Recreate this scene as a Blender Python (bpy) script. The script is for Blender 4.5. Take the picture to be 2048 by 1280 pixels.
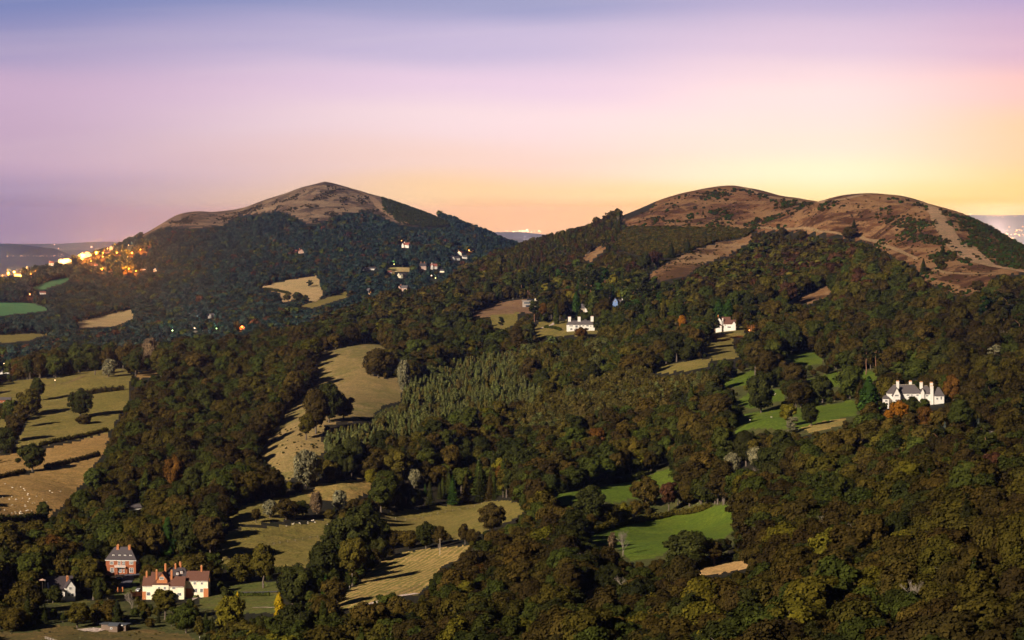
NOHAZE = False
import bpy, bmesh, math, random
import numpy as np
from math import radians, sin, cos, pi
from mathutils import Vector, Matrix

# ------------------------------------------------------------------ camera, sky, moon, exposure
EXPO = 0.7
SC = bpy.context.scene
for o in list(bpy.data.objects): bpy.data.objects.remove(o)
F = 5807.0; EYE = 430.0; H = 340.0            # focal length in photo pixels, eye-level row, camera height (m)
cam_d = bpy.data.cameras.new("camera"); cam = bpy.data.objects.new("camera", cam_d)
SC.collection.objects.link(cam); SC.camera = cam
cam.location = (0, 0, H); cam.rotation_euler = (radians(90), 0, 0)
cam_d.sensor_width = 36; cam_d.lens = 36 * F / 2048; cam_d.shift_y = -(640 - EYE) / 2048
cam_d.clip_start = 0.5; cam_d.clip_end = 300000
SC.view_settings.view_transform = 'Standard'; SC.view_settings.look = 'None'
SC.view_settings.exposure = EXPO; SC.view_settings.gamma = 1.0
SUN_ELEV, SUN_AZ = 25.0, 42.0                  # light travels towards +Y, turned 42 deg to the right
sd = bpy.data.lights.new("moon_light", 'SUN'); sun = bpy.data.objects.new("moon_light", sd)
SC.collection.objects.link(sun)
sd.energy = 5.0; sd.angle = radians(0.6); sd.color = (1.0, 0.87, 0.70)
_d = Vector((sin(radians(SUN_AZ)) * cos(radians(SUN_ELEV)), cos(radians(SUN_AZ)) * cos(radians(SUN_ELEV)), -sin(radians(SUN_ELEV))))
sun.rotation_euler = _d.to_track_quat('-Z', 'Y').to_euler(); sun.location = (-400, -500, 900)

def lin(r, g, b):
    f = lambda c: ((c / 255 + 0.055) / 1.055) ** 2.4 if c > 10 else c / 255 / 12.92
    return (f(r), f(g), f(b), 1.0)

class NT:
    """small node-tree helper"""
    def __init__(s, t): s.t = t; t.nodes.clear()
    def n(s, typ, **kw):
        nd = s.t.nodes.new(typ)
        for k, v in kw.items(): setattr(nd, k, v)
        return nd
    def l(s, a, b): s.t.links.new(a, b)
    def setin(s, sock, v):
        if isinstance(v, bpy.types.NodeSocket): s.l(v, sock)
        elif v is not None: sock.default_value = v
    def math(s, op, a, b=None, c=None, clamp=False):
        nd = s.n('ShaderNodeMath', operation=op); nd.use_clamp = clamp
        s.setin(nd.inputs[0], a); s.setin(nd.inputs[1], b); s.setin(nd.inputs[2], c)
        return nd.outputs[0]
    def mix(s, f, a, b, blend='MIX'):
        nd = s.n('ShaderNodeMix', data_type='RGBA', blend_type=blend)
        s.setin(nd.inputs[0], f); s.setin(nd.inputs[6], a); s.setin(nd.inputs[7], b)
        return nd.outputs[2]
    def ramp(s, f, stops, interp='LINEAR'):
        nd = s.n('ShaderNodeValToRGB'); cr = nd.color_ramp; cr.interpolation = interp
        while len(cr.elements) > 1: cr.elements.remove(cr.elements[-1])
        for i, (p, c) in enumerate(stops):
            e = cr.elements[0] if i == 0 else cr.elements.new(p)
            e.position = p; e.color = c if len(c) == 4 else (*c, 1)
        s.l(f, nd.inputs[0]); return nd.outputs[0]
    def noise(s, vec, scale, detail=3, rough=0.55, dist=0.0):
        nd = s.n('ShaderNodeTexNoise'); nd.inputs['Scale'].default_value = scale
        nd.inputs['Detail'].default_value = detail; nd.inputs['Roughness'].default_value = rough
        nd.inputs['Distortion'].default_value = dist
        if vec is not None: s.l(vec, nd.inputs['Vector'])
        return nd.outputs['Fac']
    def maprange(s, v, a, b, c=0.0, d=1.0, smooth=False):
        nd = s.n('ShaderNodeMapRange'); nd.clamp = True
        if smooth: nd.interpolation_type = 'SMOOTHSTEP'
        s.setin(nd.inputs[0], v)
        for i, q in zip((1, 2, 3, 4), (a, b, c, d)): nd.inputs[i].default_value = q
        return nd.outputs[0]

def build_world():
    w = bpy.data.worlds.new("World"); SC.world = w; w.use_nodes = True
    t = NT(w.node_tree)
    tc = t.n('ShaderNodeTexCoord'); sep = t.n('ShaderNodeSeparateXYZ'); t.l(tc.outputs['Generated'], sep.inputs[0])
    x, y, z = sep.outputs
    hor = t.math('SQRT', t.math('ADD', t.math('MULTIPLY', x, x), t.math('MULTIPLY', y, y)))
    e = t.math('DIVIDE', z, t.math('MAXIMUM', hor, 0.001))
    az = t.math('ARCTAN2', x, y)
    # drifting veils: stretched noise in direction space
    comb = t.n('ShaderNodeCombineXYZ'); t.l(t.math('MULTIPLY', az, 5.0), comb.inputs[0])
    t.l(t.math('MULTIPLY', t.math('SUBTRACT', e, t.math('MULTIPLY', az, -0.03)), 34.0), comb.inputs[1])
    n1 = t.noise(comb.outputs[0], 1.0, 2, 0.45)
    comb2 = t.n('ShaderNodeCombineXYZ'); t.l(t.math('MULTIPLY', az, 3.0), comb2.inputs[0])
    t.l(t.math('MULTIPLY', t.math('SUBTRACT', e, t.math('MULTIPLY', az, 0.07)), 60.0), comb2.inputs[1])
    n2 = t.noise(comb2.outputs[0], 1.0, 4, 0.55, 0.8)
    ee = t.math('ADD', e, t.math('MULTIPLY', t.math('SUBTRACT', n1, 0.5), 0.024))
    f = t.math('MULTIPLY', ee, 10.0, clamp=True)      # 0..0.1 tan(elevation) -> 0..1
    def P(py, c): return (max(0.0, (EYE - py) / F * 10), lin(*c))
    def R(lst): return t.ramp(f, [P(py, c) for py, c in lst][::-1] if lst[0][0] < lst[-1][0] else [P(py, c) for py, c in lst], 'EASE')
    L = R([(440, (150, 128, 158)), (370, (168, 146, 176)), (290, (196, 166, 190)), (190, (202, 172, 200)), (130, (174, 160, 196)), (0, (126, 136, 186)), (-100, (100, 110, 175))])
    C = R([(440, (250, 192, 136)), (400, (255, 212, 160)), (330, (250, 214, 200)), (240, (250, 222, 226)), (160, (236, 208, 228)), (90, (204, 189, 219)), (0, (158, 160, 200)), (-100, (118, 124, 185))])
    Rr = R([(440, (255, 206, 116)), (400, (255, 228, 166)), (350, (255, 240, 204)), (280, (255, 228, 212)), (200, (252, 222, 222)), (100, (220, 196, 218)), (0, (185, 173, 208)), (-100, (135, 135, 190))])
    E = R([(440, (255, 196, 110)), (380, (255, 206, 128)), (280, (253, 204, 160)), (200, (246, 194, 188)), (100, (216, 178, 200)), (0, (182, 162, 202)), (-100, (135, 130, 185))])
    px = t.math('MULTIPLY', t.math('TANGENT', t.math('MINIMUM', t.math('MAXIMUM', az, -0.5), 0.5)), F)
    a1 = t.maprange(px, -1100, -60, smooth=True); a2 = t.maprange(px, 0, 620, smooth=True); a3 = t.maprange(px, 620, 1150, smooth=True)
    low = t.mix(a3, t.mix(a2, t.mix(a1, L, C), Rr), E)
    low = t.mix(t.math('MULTIPLY', t.math('SUBTRACT', n2, 0.5), 0.42, clamp=True), low, (1.0, 0.82, 0.74, 1))
    # sky brightened towards the horizon to offset the dimming by the haze box
    u = t.math('MINIMUM', t.math('DIVIDE', 0.0025, t.math('MAXIMUM', e, 0.0001)), 1.0)
    cg = t.n('ShaderNodeCombineColor')
    for k_, g_ in enumerate((1.12, 1.03, 0.86)): t.l(t.math('EXPONENT', t.math('MULTIPLY', u, g_)), cg.inputs[k_])
    low = t.mix(1.0, low, cg.outputs[0], 'MULTIPLY'); low = t.mix(t.maprange(px, -300, 500, 0.0, 1.0, smooth=True), low, t.mix(1.0, low, (1.12, 1.10, 1.06, 1), 'MULTIPLY'))
    # glow is confined to the horizon ahead; overhead and behind it is a deep blue dusk
    fall = t.maprange(e, 0.07, 0.22, 1.0, 0.0, smooth=True)
    side = t.maprange(t.math('ABSOLUTE', az), 0.35, 1.6, 1.0, 0.12, smooth=True)
    low = t.mix(1.0, low, t.math('MULTIPLY', fall, side), 'MULTIPLY')
    sky = t.n('ShaderNodeTexSky', sky_type='NISHITA'); sky.sun_disc = False
    sky.sun_elevation = radians(SUN_ELEV); sky.sun_rotation = radians(180 + SUN_AZ)
    sky.altitude = 340; sky.air_density = 1.0; sky.dust_density = 0.5; sky.ozone_density = 3.0
    up = t.math('MULTIPLY', t.maprange(e, 0.1, 0.6, smooth=True), 0.008)
    nsky = t.mix(1.0, sky.outputs[0], t.mix(1.0, up, (0.75, 0.9, 1.35, 1), 'MULTIPLY'), 'MULTIPLY')
    low = t.mix(1.0, low, (2 ** -EXPO,) * 3 + (1,), 'MULTIPLY'); tot = t.mix(1.0, low, nsky, 'ADD')
    bg = t.n('ShaderNodeBackground'); t.l(tot, bg.inputs[0]); bg.inputs[1].default_value = 1.0
    out = t.n('ShaderNodeOutputWorld'); t.l(bg.outputs[0], out.inputs[0])
build_world()

# ------------------------------------------------------------------ helpers
COL = SC.collection
def tag(o, label=None, cat=None, group=None, kind=None):
    if label: o['label'] = label
    if cat: o['category'] = cat
    if group: o['group'] = group
    if kind: o['kind'] = kind
    return o
def link(name, mesh, parent=None):
    o = bpy.data.objects.new(name, mesh); COL.objects.link(o)
    if parent: o.parent = parent
    return o
def empty(name, loc, rz=0.0, scale=1.0):
    o = bpy.data.objects.new(name, None); COL.objects.link(o)
    o.location = loc; o.rotation_euler = (0, 0, rz); o.scale = (scale,) * 3; o.empty_display_size = 0.5
    return o
def mesh_np(name, V, Fc, mats=(), smooth=False, mi=None):
    """mesh from numpy verts (n,3) and quad/tri faces (m,k)"""
    me = bpy.data.meshes.new(name); V = np.asarray(V, np.float32); Fc = np.asarray(Fc, np.int32)
    k = Fc.shape[1]
    me.vertices.add(len(V)); me.vertices.foreach_set('co', V.ravel())
    me.loops.add(Fc.size); me.loops.foreach_set('vertex_index', Fc.ravel())
    me.polygons.add(len(Fc)); me.polygons.foreach_set('loop_start', np.arange(len(Fc), dtype=np.int32) * k)
    me.polygons.foreach_set('loop_total', np.full(len(Fc), k, np.int32))
    if smooth: me.polygons.foreach_set('use_smooth', np.ones(len(Fc), bool))
    for m in mats: me.materials.append(m)
    if mi is not None: me.polygons.foreach_set('material_index', np.asarray(mi, np.int32))
    me.update(calc_edges=True); return me
def vnoise(x, y, s, seed=0):
    """value noise, numpy"""
    x = np.asarray(x, float) / s; y = np.asarray(y, float) / s
    xi = np.floor(x).astype(np.int64); yi = np.floor(y).astype(np.int64); fx = x - xi; fy = y - yi
    def h(a, b):
        v = (a * 374761393 + b * 668265263 + seed * 974711) & 0xffffffff
        v = ((v ^ (v >> 13)) * 1274126177) & 0xffffffff
        return ((v ^ (v >> 16)) & 0xffff) / 65535.0
    u = fx * fx * (3 - 2 * fx); w = fy * fy * (3 - 2 * fy)
    return (h(xi, yi) * (1 - u) + h(xi + 1, yi) * u) * (1 - w) + (h(xi, yi + 1) * (1 - u) + h(xi + 1, yi + 1) * u) * w
def inpoly(px, py, poly):
    px = np.asarray(px, float); py = np.asarray(py, float); c = np.zeros(px.shape, bool); j = len(poly) - 1
    for i in range(len(poly)):
        xi, yi = poly[i]; xj, yj = poly[j]
        if yi != yj:
            c ^= ((yi > py) != (yj > py)) & (px < (xj - xi) * (py - yi) / (yj - yi) + xi)
        j = i
    return c
# ------------------------------------------------------------------ terrain: surveyed points (bearing px, depression row, distance m, canopy height)
SURV = """
0 1280 1250 2;300 1280 1250 2;500 1275 1180 9;800 1280 1100 9;1200 1280 950 9;1600 1280 800 9;2048 1280 700 9
300 1200 1400 0;120 1197 1400 0;230 1152 1480 0;700 1205 1290 0;800 1150 1400 0;520 1200 1380 0;1000 1200 1200 9;1250 1220 1080 9;1450 1135 1230 0;1190 1178 1170 0;1700 1150 930 9;2000 1150 800 9
100 1060 1680 9;500 1100 1540 0;600 1070 1600 0;850 1045 1660 0;960 1008 1760 0;1180 1072 1450 0;1300 1085 1370 0;1450 1030 1500 0;1650 1050 1120 9;2000 1020 960 9
0 1035 1690 0;100 990 1800 0;150 940 1930 0;0 950 1920 0;200 885 2080 0;20 910 2040 0;60 870 2120 0;220 810 2270 0;50 800 2330 0;120 766 2430 0;250 750 2460 0;300 744 2480 0
0 740 2950 9;150 715 2980 9;260 700 2950 9;-200 800 2400 0;-200 960 1950 0;-200 1060 1700 0;-200 1200 1400 0
180 960 1850 9;300 900 1950 9;400 960 1750 9;300 1000 1730 9;500 860 2020 9;350 780 2280 9;450 720 2520 9;600 680 2620 9;550 750 2350 9;640 662 2720 9
590 900 1860 0;620 835 2000 0;700 805 2080 0;720 745 2300 0;760 690 2500 0;660 705 2440 0
640 978 1720 0;700 968 1740 0;500 1020 1650 0;480 960 1800 9
700 880 1850 9;850 900 1800 9;850 820 2050 9;950 760 2250 9;1050 740 2270 9;800 990 1730 9;1000 960 1740 9;1000 850 1960 9;1200 900 1760 9;1200 800 2060 9;1200 720 2320 9;1350 750 2120 9;1350 860 1800 9
1150 992 1620 0;1340 948 1700 0;1400 985 1560 9
1600 830 1760 0;1500 850 1700 0;1650 760 2020 0;1470 762 2060 0;1740 750 1990 0;1380 730 2200 0;1440 700 2320 0
1820 812 1700 0;1900 880 1450 9;1700 900 1470 9;1500 930 1520 9;1550 1000 1350 9;2000 900 1350 9;2048 800 1600 9;1950 720 1870 9;2048 620 2180 9
1160 662 2600 0;1020 640 2720 0;960 622 2800 0;1060 613 2850 0;1150 622 2760 0;1235 612 2850 0;1450 660 2500 0;1330 650 2550 9;1600 660 2420 9;1750 650 2320 9;900 620 2880 9;850 680 2560 9;750 640 2800 9;760 602 3050 9
1400 505 3060 0;1320 545 2930 0;1300 457 3230 0;1500 455 3180 0;1720 472 2980 0;1850 530 2640 0;1950 578 2480 0;2048 543 2540 0;1900 455 2820 0;1870 420 2960 0;2000 468 2900 0;2048 492 2850 0;1920 426 3000 0;1800 393 3080 0;1725 388 3120 0;1655 404 3220 0;1600 402 3260 0;1520 388 3350 0;1465 371 3450 0;1400 379 3450 0;1330 401 3450 0;1250 430 3450 0;1200 438 3500 11;1100 458 3500 15;1000 490 3500 15;1650 425 3050 0;1500 415 3280 0
1100 520 3220 9;1200 500 3170 9;1000 560 3120 9;900 592 3050 9;1100 580 2960 9;1250 560 2920 9;1500 560 2780 9;1700 560 2620 9;1850 620 2350 9;1600 500 2980 9
2200 640 2100 9;2200 900 1250 9;2200 1200 700 9;2200 530 2850 9;2350 1280 620 9
500 642 3650 9;350 660 3600 9;700 592 4000 9;850 558 4300 9;950 522 4500 9;60 668 3650 0;100 700 3250 9;0 700 3300 9;-200 700 3400 9
570 575 4300 0;620 590 4200 0;660 597 4130 0;330 630 4050 9;430 560 4450 9;540 500 4750 9;650 452 5000 4;750 440 5080 0;800 448 5000 2;880 440 5100 9;940 464 5000 11;985 489 4850 12;1060 520 4800 9;1200 560 4800 9;1500 620 4800 9;2048 680 4800 9
650 371 5400 0;620 379 5400 0;678 378 5395 0;600 382 5400 0;566 395 5415 0;527 405 5430 0;500 415 5440 0;470 428 5470 0;445 427 5500 0;400 424 5500 0;350 431 5500 0;300 456 5500 6;250 476 5480 9;200 498 5450 9;150 512 5350 9;100 530 5300 9;50 545 5200 9;0 560 5100 9;-200 600 5000 9
300 520 5050 9;200 560 4750 9;100 566 4750 0;40 618 4330 0;210 640 4100 0;420 520 4850 9;719 387 5370 0;746 396 5320 0;773 402 5290 0;828 421 5200 2;850 431 5150 5;400 460 5200 5;550 440 5120 2;200 600 4450 9;470 462 5250 6
"""
PTS = [tuple(float(v) for v in s.split()) for ln in SURV.strip().splitlines() for s in ln.split(';') if s.strip()]
cp = [(p[0], p[2], H - (p[1] - EYE) / F * p[2] - p[3]) for p in PTS]
# ground never seen: behind the hills and right below the viewpoint
for px_, Y_, z_ in [(1250, 4000, 250), (1450, 4000, 270), (1650, 3800, 250), (1850, 3600, 230), (2048, 3400, 210), (2400, 3400, 200), (1100, 4000, 230),
                    (950, 3900, 210), (800, 3500, 205), (600, 3150, 195), (400, 3000, 185),
                    (650, 6300, 250), (400, 6300, 230), (150, 6300, 170), (-200, 6300, 130), (900, 6200, 180), (1200, 6300, 120), (2000, 6300, 80),
                    (-400, 900, 150), (0, 900, 165), (400, 880, 175), (800, 820, 190), (1200, 700, 210), (1600, 590, 228), (2048, 510, 240), (2400, 480, 250),
                    (-400, 1250, 152), (-400, 520, 215), (200, 520, 222), (800, 480, 236), (1400, 420, 252), (2000, 380, 262), (2400, 330, 272), (-400, 4000, 190), (-400, 5200, 190), (-400, 2950, 170)]:
    cp.append((px_, Y_, z_))
cp = np.array(cp)
def ab(px, Y): return np.asarray(px) / 450.0, np.log(np.asarray(Y)) * 6.0
def tps_fit(P):
    a, b = ab(P[:, 0], P[:, 1]); n = len(P)
    r2 = (a[:, None] - a) ** 2 + (b[:, None] - b) ** 2
    K = 0.5 * r2 * np.log(r2 + 1e-9) + np.eye(n) * 1e-3
    Q = np.stack([np.ones(n), a, b], 1)
    A = np.block([[K, Q], [Q.T, np.zeros((3, 3))]])
    return a, b, np.linalg.solve(A, np.r_[P[:, 2], 0, 0, 0])
_ta, _tb, _tw = tps_fit(cp)
def tps(px, Y):
    a, b = ab(np.clip(px, -420, 2450), np.clip(Y, 420, 6300)); sh = a.shape; a = a.ravel(); b = b.ravel(); out = np.empty(a.size)
    for i in range(0, a.size, 20000):
        r2 = (a[i:i + 20000, None] - _ta) ** 2 + (b[i:i + 20000, None] - _tb) ** 2
        out[i:i + 20000] = (0.5 * r2 * np.log(r2 + 1e-9)) @ _tw[:-3] + _tw[-3] + _tw[-2] * a[i:i + 20000] + _tw[-1] * b[i:i + 20000]
    return out.reshape(sh)
# grid in bearing x distance
gx = np.unique(np.r_[np.arange(-9000, -400, 400), np.arange(-400, -60, 20), np.arange(-60, 2110, 3.0), np.arange(2110, 2500, 20), np.arange(2500, 11500, 400)])
gy = np.unique(np.r_[[0.5], np.arange(12, 420, 24), np.exp(np.arange(math.log(430), math.log(6300), 0.0046)), np.exp(np.arange(math.log(6350), math.log(31000), 0.05))])
gl = np.log(gy)
cx_ = np.unique(np.r_[gx[::4], gx[-1]]); cy_ = np.unique(np.r_[gy[::3], gy[-1]])          # coarse evaluation, then bilinear
CXg, CYg = np.meshgrid(cx_, cy_); Zc = tps(CXg, CYg)
def coarse(px, Y):
    ix = np.clip(np.searchsorted(cx_, px) - 1, 0, len(cx_) - 2); iy = np.clip(np.searchsorted(cy_, Y) - 1, 0, len(cy_) - 2)
    fx = (px - cx_[ix]) / (cx_[ix + 1] - cx_[ix]); fy = (np.log(Y) - np.log(cy_[iy])) / (np.log(cy_[iy + 1]) - np.log(cy_[iy]))
    return (Zc[iy, ix] * (1 - fx) + Zc[iy, ix + 1] * fx) * (1 - fy) + (Zc[iy + 1, ix] * (1 - fx) + Zc[iy + 1, ix + 1] * fx) * fy
GX, GY = np.meshgrid(gx, gy)
GXw = (GX - 1024) / F * GY
Zg = coarse(GX, GY)
Zg += (vnoise(GXw, GY, 60, 1) - .5) * 2.2 + (vnoise(GXw, GY, 22, 2) - .5) * 0.9
Zg += 10.0 * np.exp(-np.hypot(GXw - (650 - 1024) / F * 5400, (GY - 5400) * .8) / 75)      # the far summit rises to a cairn-topped point
Zg += np.where((GX > 1250) & (GY > 2500) & (GY < 3600), 1, 0) * (vnoise(GXw, GY, 90, 21) - .5) * 5 * np.clip((GX - 1250) / 60, 0, 1)
def sst(x, a, b): t = np.clip((x - a) / (b - a), 0, 1); return t * t * (3 - 2 * t)
k = np.clip(GY / 430, 0, 1) ** 0.8; Zg = np.where(GY < 430, (H - 1.7) * (1 - k) + Zg * k, Zg)
plain = 45 + (vnoise(GXw, GY, 4000, 5) - .5) * 30
Zg = Zg * (1 - sst(GY, 6300, 9500)) + plain * sst(GY, 6300, 9500)
def ground(px, Y):
    px = np.asarray(px, float); Y = np.asarray(Y, float)
    ix = np.clip(np.searchsorted(gx, px) - 1, 0, len(gx) - 2); iy = np.clip(np.searchsorted(gy, Y) - 1, 0, len(gy) - 2)
    fx = (px - gx[ix]) / (gx[ix + 1] - gx[ix]); fy = (Y - gy[iy]) / (gy[iy + 1] - gy[iy])
    return (Zg[iy, ix] * (1 - fx) + Zg[iy, ix + 1] * fx) * (1 - fy) + (Zg[iy + 1, ix] * (1 - fx) + Zg[iy + 1, ix + 1] * fx) * fy
def row(Y, z): return EYE + (H - z) / Y * F
PY = row(GY, Zg)
def hit(px, py, ymin=450.0, ymax=6200.0):
    """first ground point seen through photo pixel (px,py), beyond ymin"""
    Y = np.exp(np.arange(math.log(ymin), math.log(ymax), 0.001)); r = row(Y, ground(np.full(Y.shape, px), Y))
    i = np.nonzero(r <= py)[0]
    Yh = Y[i[0]] if len(i) else Y[np.argmin(r)]
    return float(px), float(Yh)
def world(px, Y, dz=0.0): return ((px - 1024) / F * Y, Y, float(ground(px, Y)) + dz)
def pxof(x, Y): return x / Y * F + 1024

# ground covers: (object name, material key, polygon in bearing/row, distance range)
COVERS = [
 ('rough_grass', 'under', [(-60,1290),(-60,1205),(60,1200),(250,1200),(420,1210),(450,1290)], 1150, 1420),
 ('pasture', 'under', [(1430,775),(1440,745),(1510,730),(1560,705),(1650,700),(1660,735),(1760,735),(1770,790),(1730,840),(1690,862),(1600,872),(1500,875),(1460,870)], 1500, 2450),
 ('pasture', 'under', [(1150,1075),(1180,1020),(1100,1000),(1100,975),(1355,930),(1360,1000),(1485,1005),(1485,1070),(1450,1110),(1340,1135),(1240,1130)], 1230, 1820),
 ('hillside', 'farhill', [(285,475),(320,455),(345,452),(400,456),(445,450),(470,432),(505,428),(530,424),(560,421),(590,432),(620,450),(650,441),(680,427),(740,421),(765,432),(795,447),(835,453),(840,435),(800,400),(760,380),(700,340),(560,340),(400,400),(300,430)], 4700, 6200),
 ('hillside', 'heath', [(760,370),(765,420),(800,446),(850,455),(905,450),(850,420)], 4800, 6200),
 ('hillside', 'bracken', [(1262,456),(1245,440),(1300,420),(1330,380),(1465,340),(1725,360),(1860,380),(2060,460),(2110,500),(2110,552),(2048,545),(1990,552),(1970,572),(1950,590),(1900,592),(1875,572),(1845,562),(1832,532),(1795,520),(1745,488),(1700,474),(1640,467),(1590,462),(1560,460),(1505,464),(1440,459)], 2300, 3700),
 ('hillside', 'heath', [(1262,456),(1440,459),(1505,464),(1490,474),(1430,484),(1370,505),(1310,520),(1240,500),(1235,470)], 2700, 3400),
 ('hillside', 'rustgrass', [(1290,556),(1320,535),(1370,508),(1420,490),(1505,470),(1495,487),(1455,512),(1405,528),(1375,552),(1325,560)], 2600, 3400),
 ('hillside', 'rustgrass', [(1575,612),(1590,598),(1625,582),(1670,568),(1660,588),(1620,606)], 2300, 3000),
 ('hillside', 'rustgrass', [(1165,515),(1200,492),(1215,498),(1180,525)], 2700, 3400),
 ('pasture', 'tan', [(-60,957),(0,955),(60,948),(205,912),(185,935),(172,960),(150,985),(130,1005),(95,1038),(40,1045),(-60,1050)], 1550, 2100),
 ('pasture', 'tan', [(-60,915),(0,910),(90,900),(218,865),(215,885),(204,912),(100,935),(-60,960)], 1800, 2300),
 ('pasture', 'olive', [(-60,895),(0,885),(20,860),(0,830),(-60,830)], 1900, 2500),
 ('pasture', 'olive', [(28,893),(50,850),(70,800),(40,800),(-60,815),(-60,782),(40,760),(120,755),(160,745),(200,735),(250,735),(262,745),(256,800),(240,830),(222,864),(75,893)], 1900, 2560),
 ('pasture', 'tan', [(270,748),(320,735),(318,752),(280,758)], 2200, 2600),
 ('meadow', 'tanmeadow', [(628,716),(645,703),(680,696),(720,688),(776,680),(772,700),(745,715),(736,748),(770,758),(792,750),(806,770),(800,803),(765,812),(742,835),(715,840),(650,850),(640,880),(655,900),(610,925),(595,950),(575,962),(550,935),(520,915),(530,880),(570,830),(600,800),(640,760)], 1750, 2560),
 ('pasture', 'gold', [(590,990),(640,970),(700,960),(745,955),(738,985),(700,1003),(640,1000)], 1600, 1850),
 ('pasture', 'olive', [(452,1030),(500,1005),(560,995),(595,988),(640,1000),(600,1035),(470,1055)], 1550, 1800),
 ('pasture', 'olive', [(440,1072),(470,1060),(560,1052),(670,1038),(672,1060),(655,1085),(625,1110),(605,1145),(545,1145),(500,1140),(440,1130)], 1400, 1750),
 ('pasture', 'olive', [(745,1030),(850,1014),(1005,1000),(1048,1008),(1045,1030),(1015,1045),(985,1055),(955,1068),(920,1080),(870,1070),(800,1070),(745,1062)], 1500, 1850),
 ('hayfield', 'mown', [(670,1196),(720,1168),(740,1140),(760,1125),(790,1108),(870,1096),(938,1090),(935,1108),(885,1132),(868,1162),(830,1192),(780,1195),(720,1216),(672,1222)], 1200, 1620),
 ('green_field', 'green', [(1160,1074),(1200,1054),(1300,1034),(1440,1010),(1478,1020),(1466,1062),(1445,1080),(1390,1075),(1345,1090),(1325,1112),(1262,1122),(1235,1095)], 1250, 1620),
 ('green_field', 'green', [(1100,992),(1150,981),(1220,968),(1352,936),(1348,965),(1290,990),(1225,1008),(1208,1000),(1115,1010)], 1450, 1800),
 ('rough_grass', 'straw', [(1360,1150),(1400,1130),(1450,1116),(1502,1118),(1495,1137),(1430,1148),(1380,1156)], 1100, 1350),
 ('rough_grass', 'straw', [(1160,1182),(1190,1166),(1228,1170),(1215,1190),(1180,1195)], 1050, 1300),
 ('green_field', 'green', [(1470,870),(1478,832),(1520,822),(1560,812),(1600,818),(1640,812),(1725,795),(1712,832),(1650,842),(1600,860),(1500,856)], 1550, 1950),
 ('green_field', 'green', [(1470,805),(1500,783),(1565,780),(1570,800),(1500,818)], 1700, 2050),
 ('green_field', 'green', [(1435,768),(1508,738),(1505,768),(1445,780)], 1850, 2300),
 ('green_field', 'green', [(1615,757),(1680,744),(1760,742),(1758,765),(1700,775),(1622,770)], 1800, 2200),
 ('pasture', 'gold', [(1600,856),(1650,842),(1695,836),(1680,852),(1620,864)], 1550, 1850),
 ('green_field', 'green', [(1565,712),(1645,700),(1645,728),(1570,730)], 1950, 2500),
 ('pasture', 'olive', [(1300,740),(1360,724),(1425,716),(1415,735),(1320,748)], 2000, 2450),
 ('pasture', 'olive', [(1405,700),(1420,685),(1465,676),(1470,705),(1500,712),(1430,722)], 2100, 2500),
 ('pasture', 'heathgrass', [(940,630),(1000,602),(1058,598),(1064,625),(1040,627),(960,634)], 2600, 3000),
 ('green_field', 'olive', [(980,632),(1038,626),(1034,648),(1005,660),(988,655)], 2500, 2850),
 ('garden_lawn', 'olive', [(1065,668),(1075,645),(1135,640),(1195,652),(1195,668),(1130,672),(1080,676)], 2400, 2750),
 ('garden_lawn', 'olive', [(1415,668),(1430,655),(1490,655),(1492,672),(1440,680)], 2300, 2650),
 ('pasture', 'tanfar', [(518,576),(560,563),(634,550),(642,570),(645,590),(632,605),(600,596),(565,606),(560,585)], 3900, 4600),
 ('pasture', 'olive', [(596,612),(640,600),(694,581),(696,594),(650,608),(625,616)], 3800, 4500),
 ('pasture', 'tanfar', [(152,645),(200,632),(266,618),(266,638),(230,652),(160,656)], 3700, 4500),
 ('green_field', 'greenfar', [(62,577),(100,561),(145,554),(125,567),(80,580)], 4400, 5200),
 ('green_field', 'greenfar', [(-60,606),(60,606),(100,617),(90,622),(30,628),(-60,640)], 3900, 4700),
 ('green_field', 'olive', [(-60,672),(50,668),(106,665),(60,682),(-60,690)], 3300, 4000),
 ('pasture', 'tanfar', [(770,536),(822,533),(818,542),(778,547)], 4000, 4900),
 ('rough_grass', 'rough', [(-60,1310),(-60,1262),(0,1262),(60,1265),(110,1250),(180,1256),(300,1260),(380,1268),(420,1310)], 1150, 1350),
 ('garden_lawn', 'lawn', [(225,1195),(235,1165),(285,1148),(270,1190),(250,1200)], 1330, 1560),
 ('garden_lawn', 'lawn', [(400,1200),(420,1165),(470,1162),(555,1165),(560,1190),(550,1225),(480,1228),(400,1215)], 1250, 1480),
 ('garden_lawn', 'lawn', [(80,1205),(90,1185),(165,1190),(180,1205),(150,1215)], 1330, 1480),
]
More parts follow.
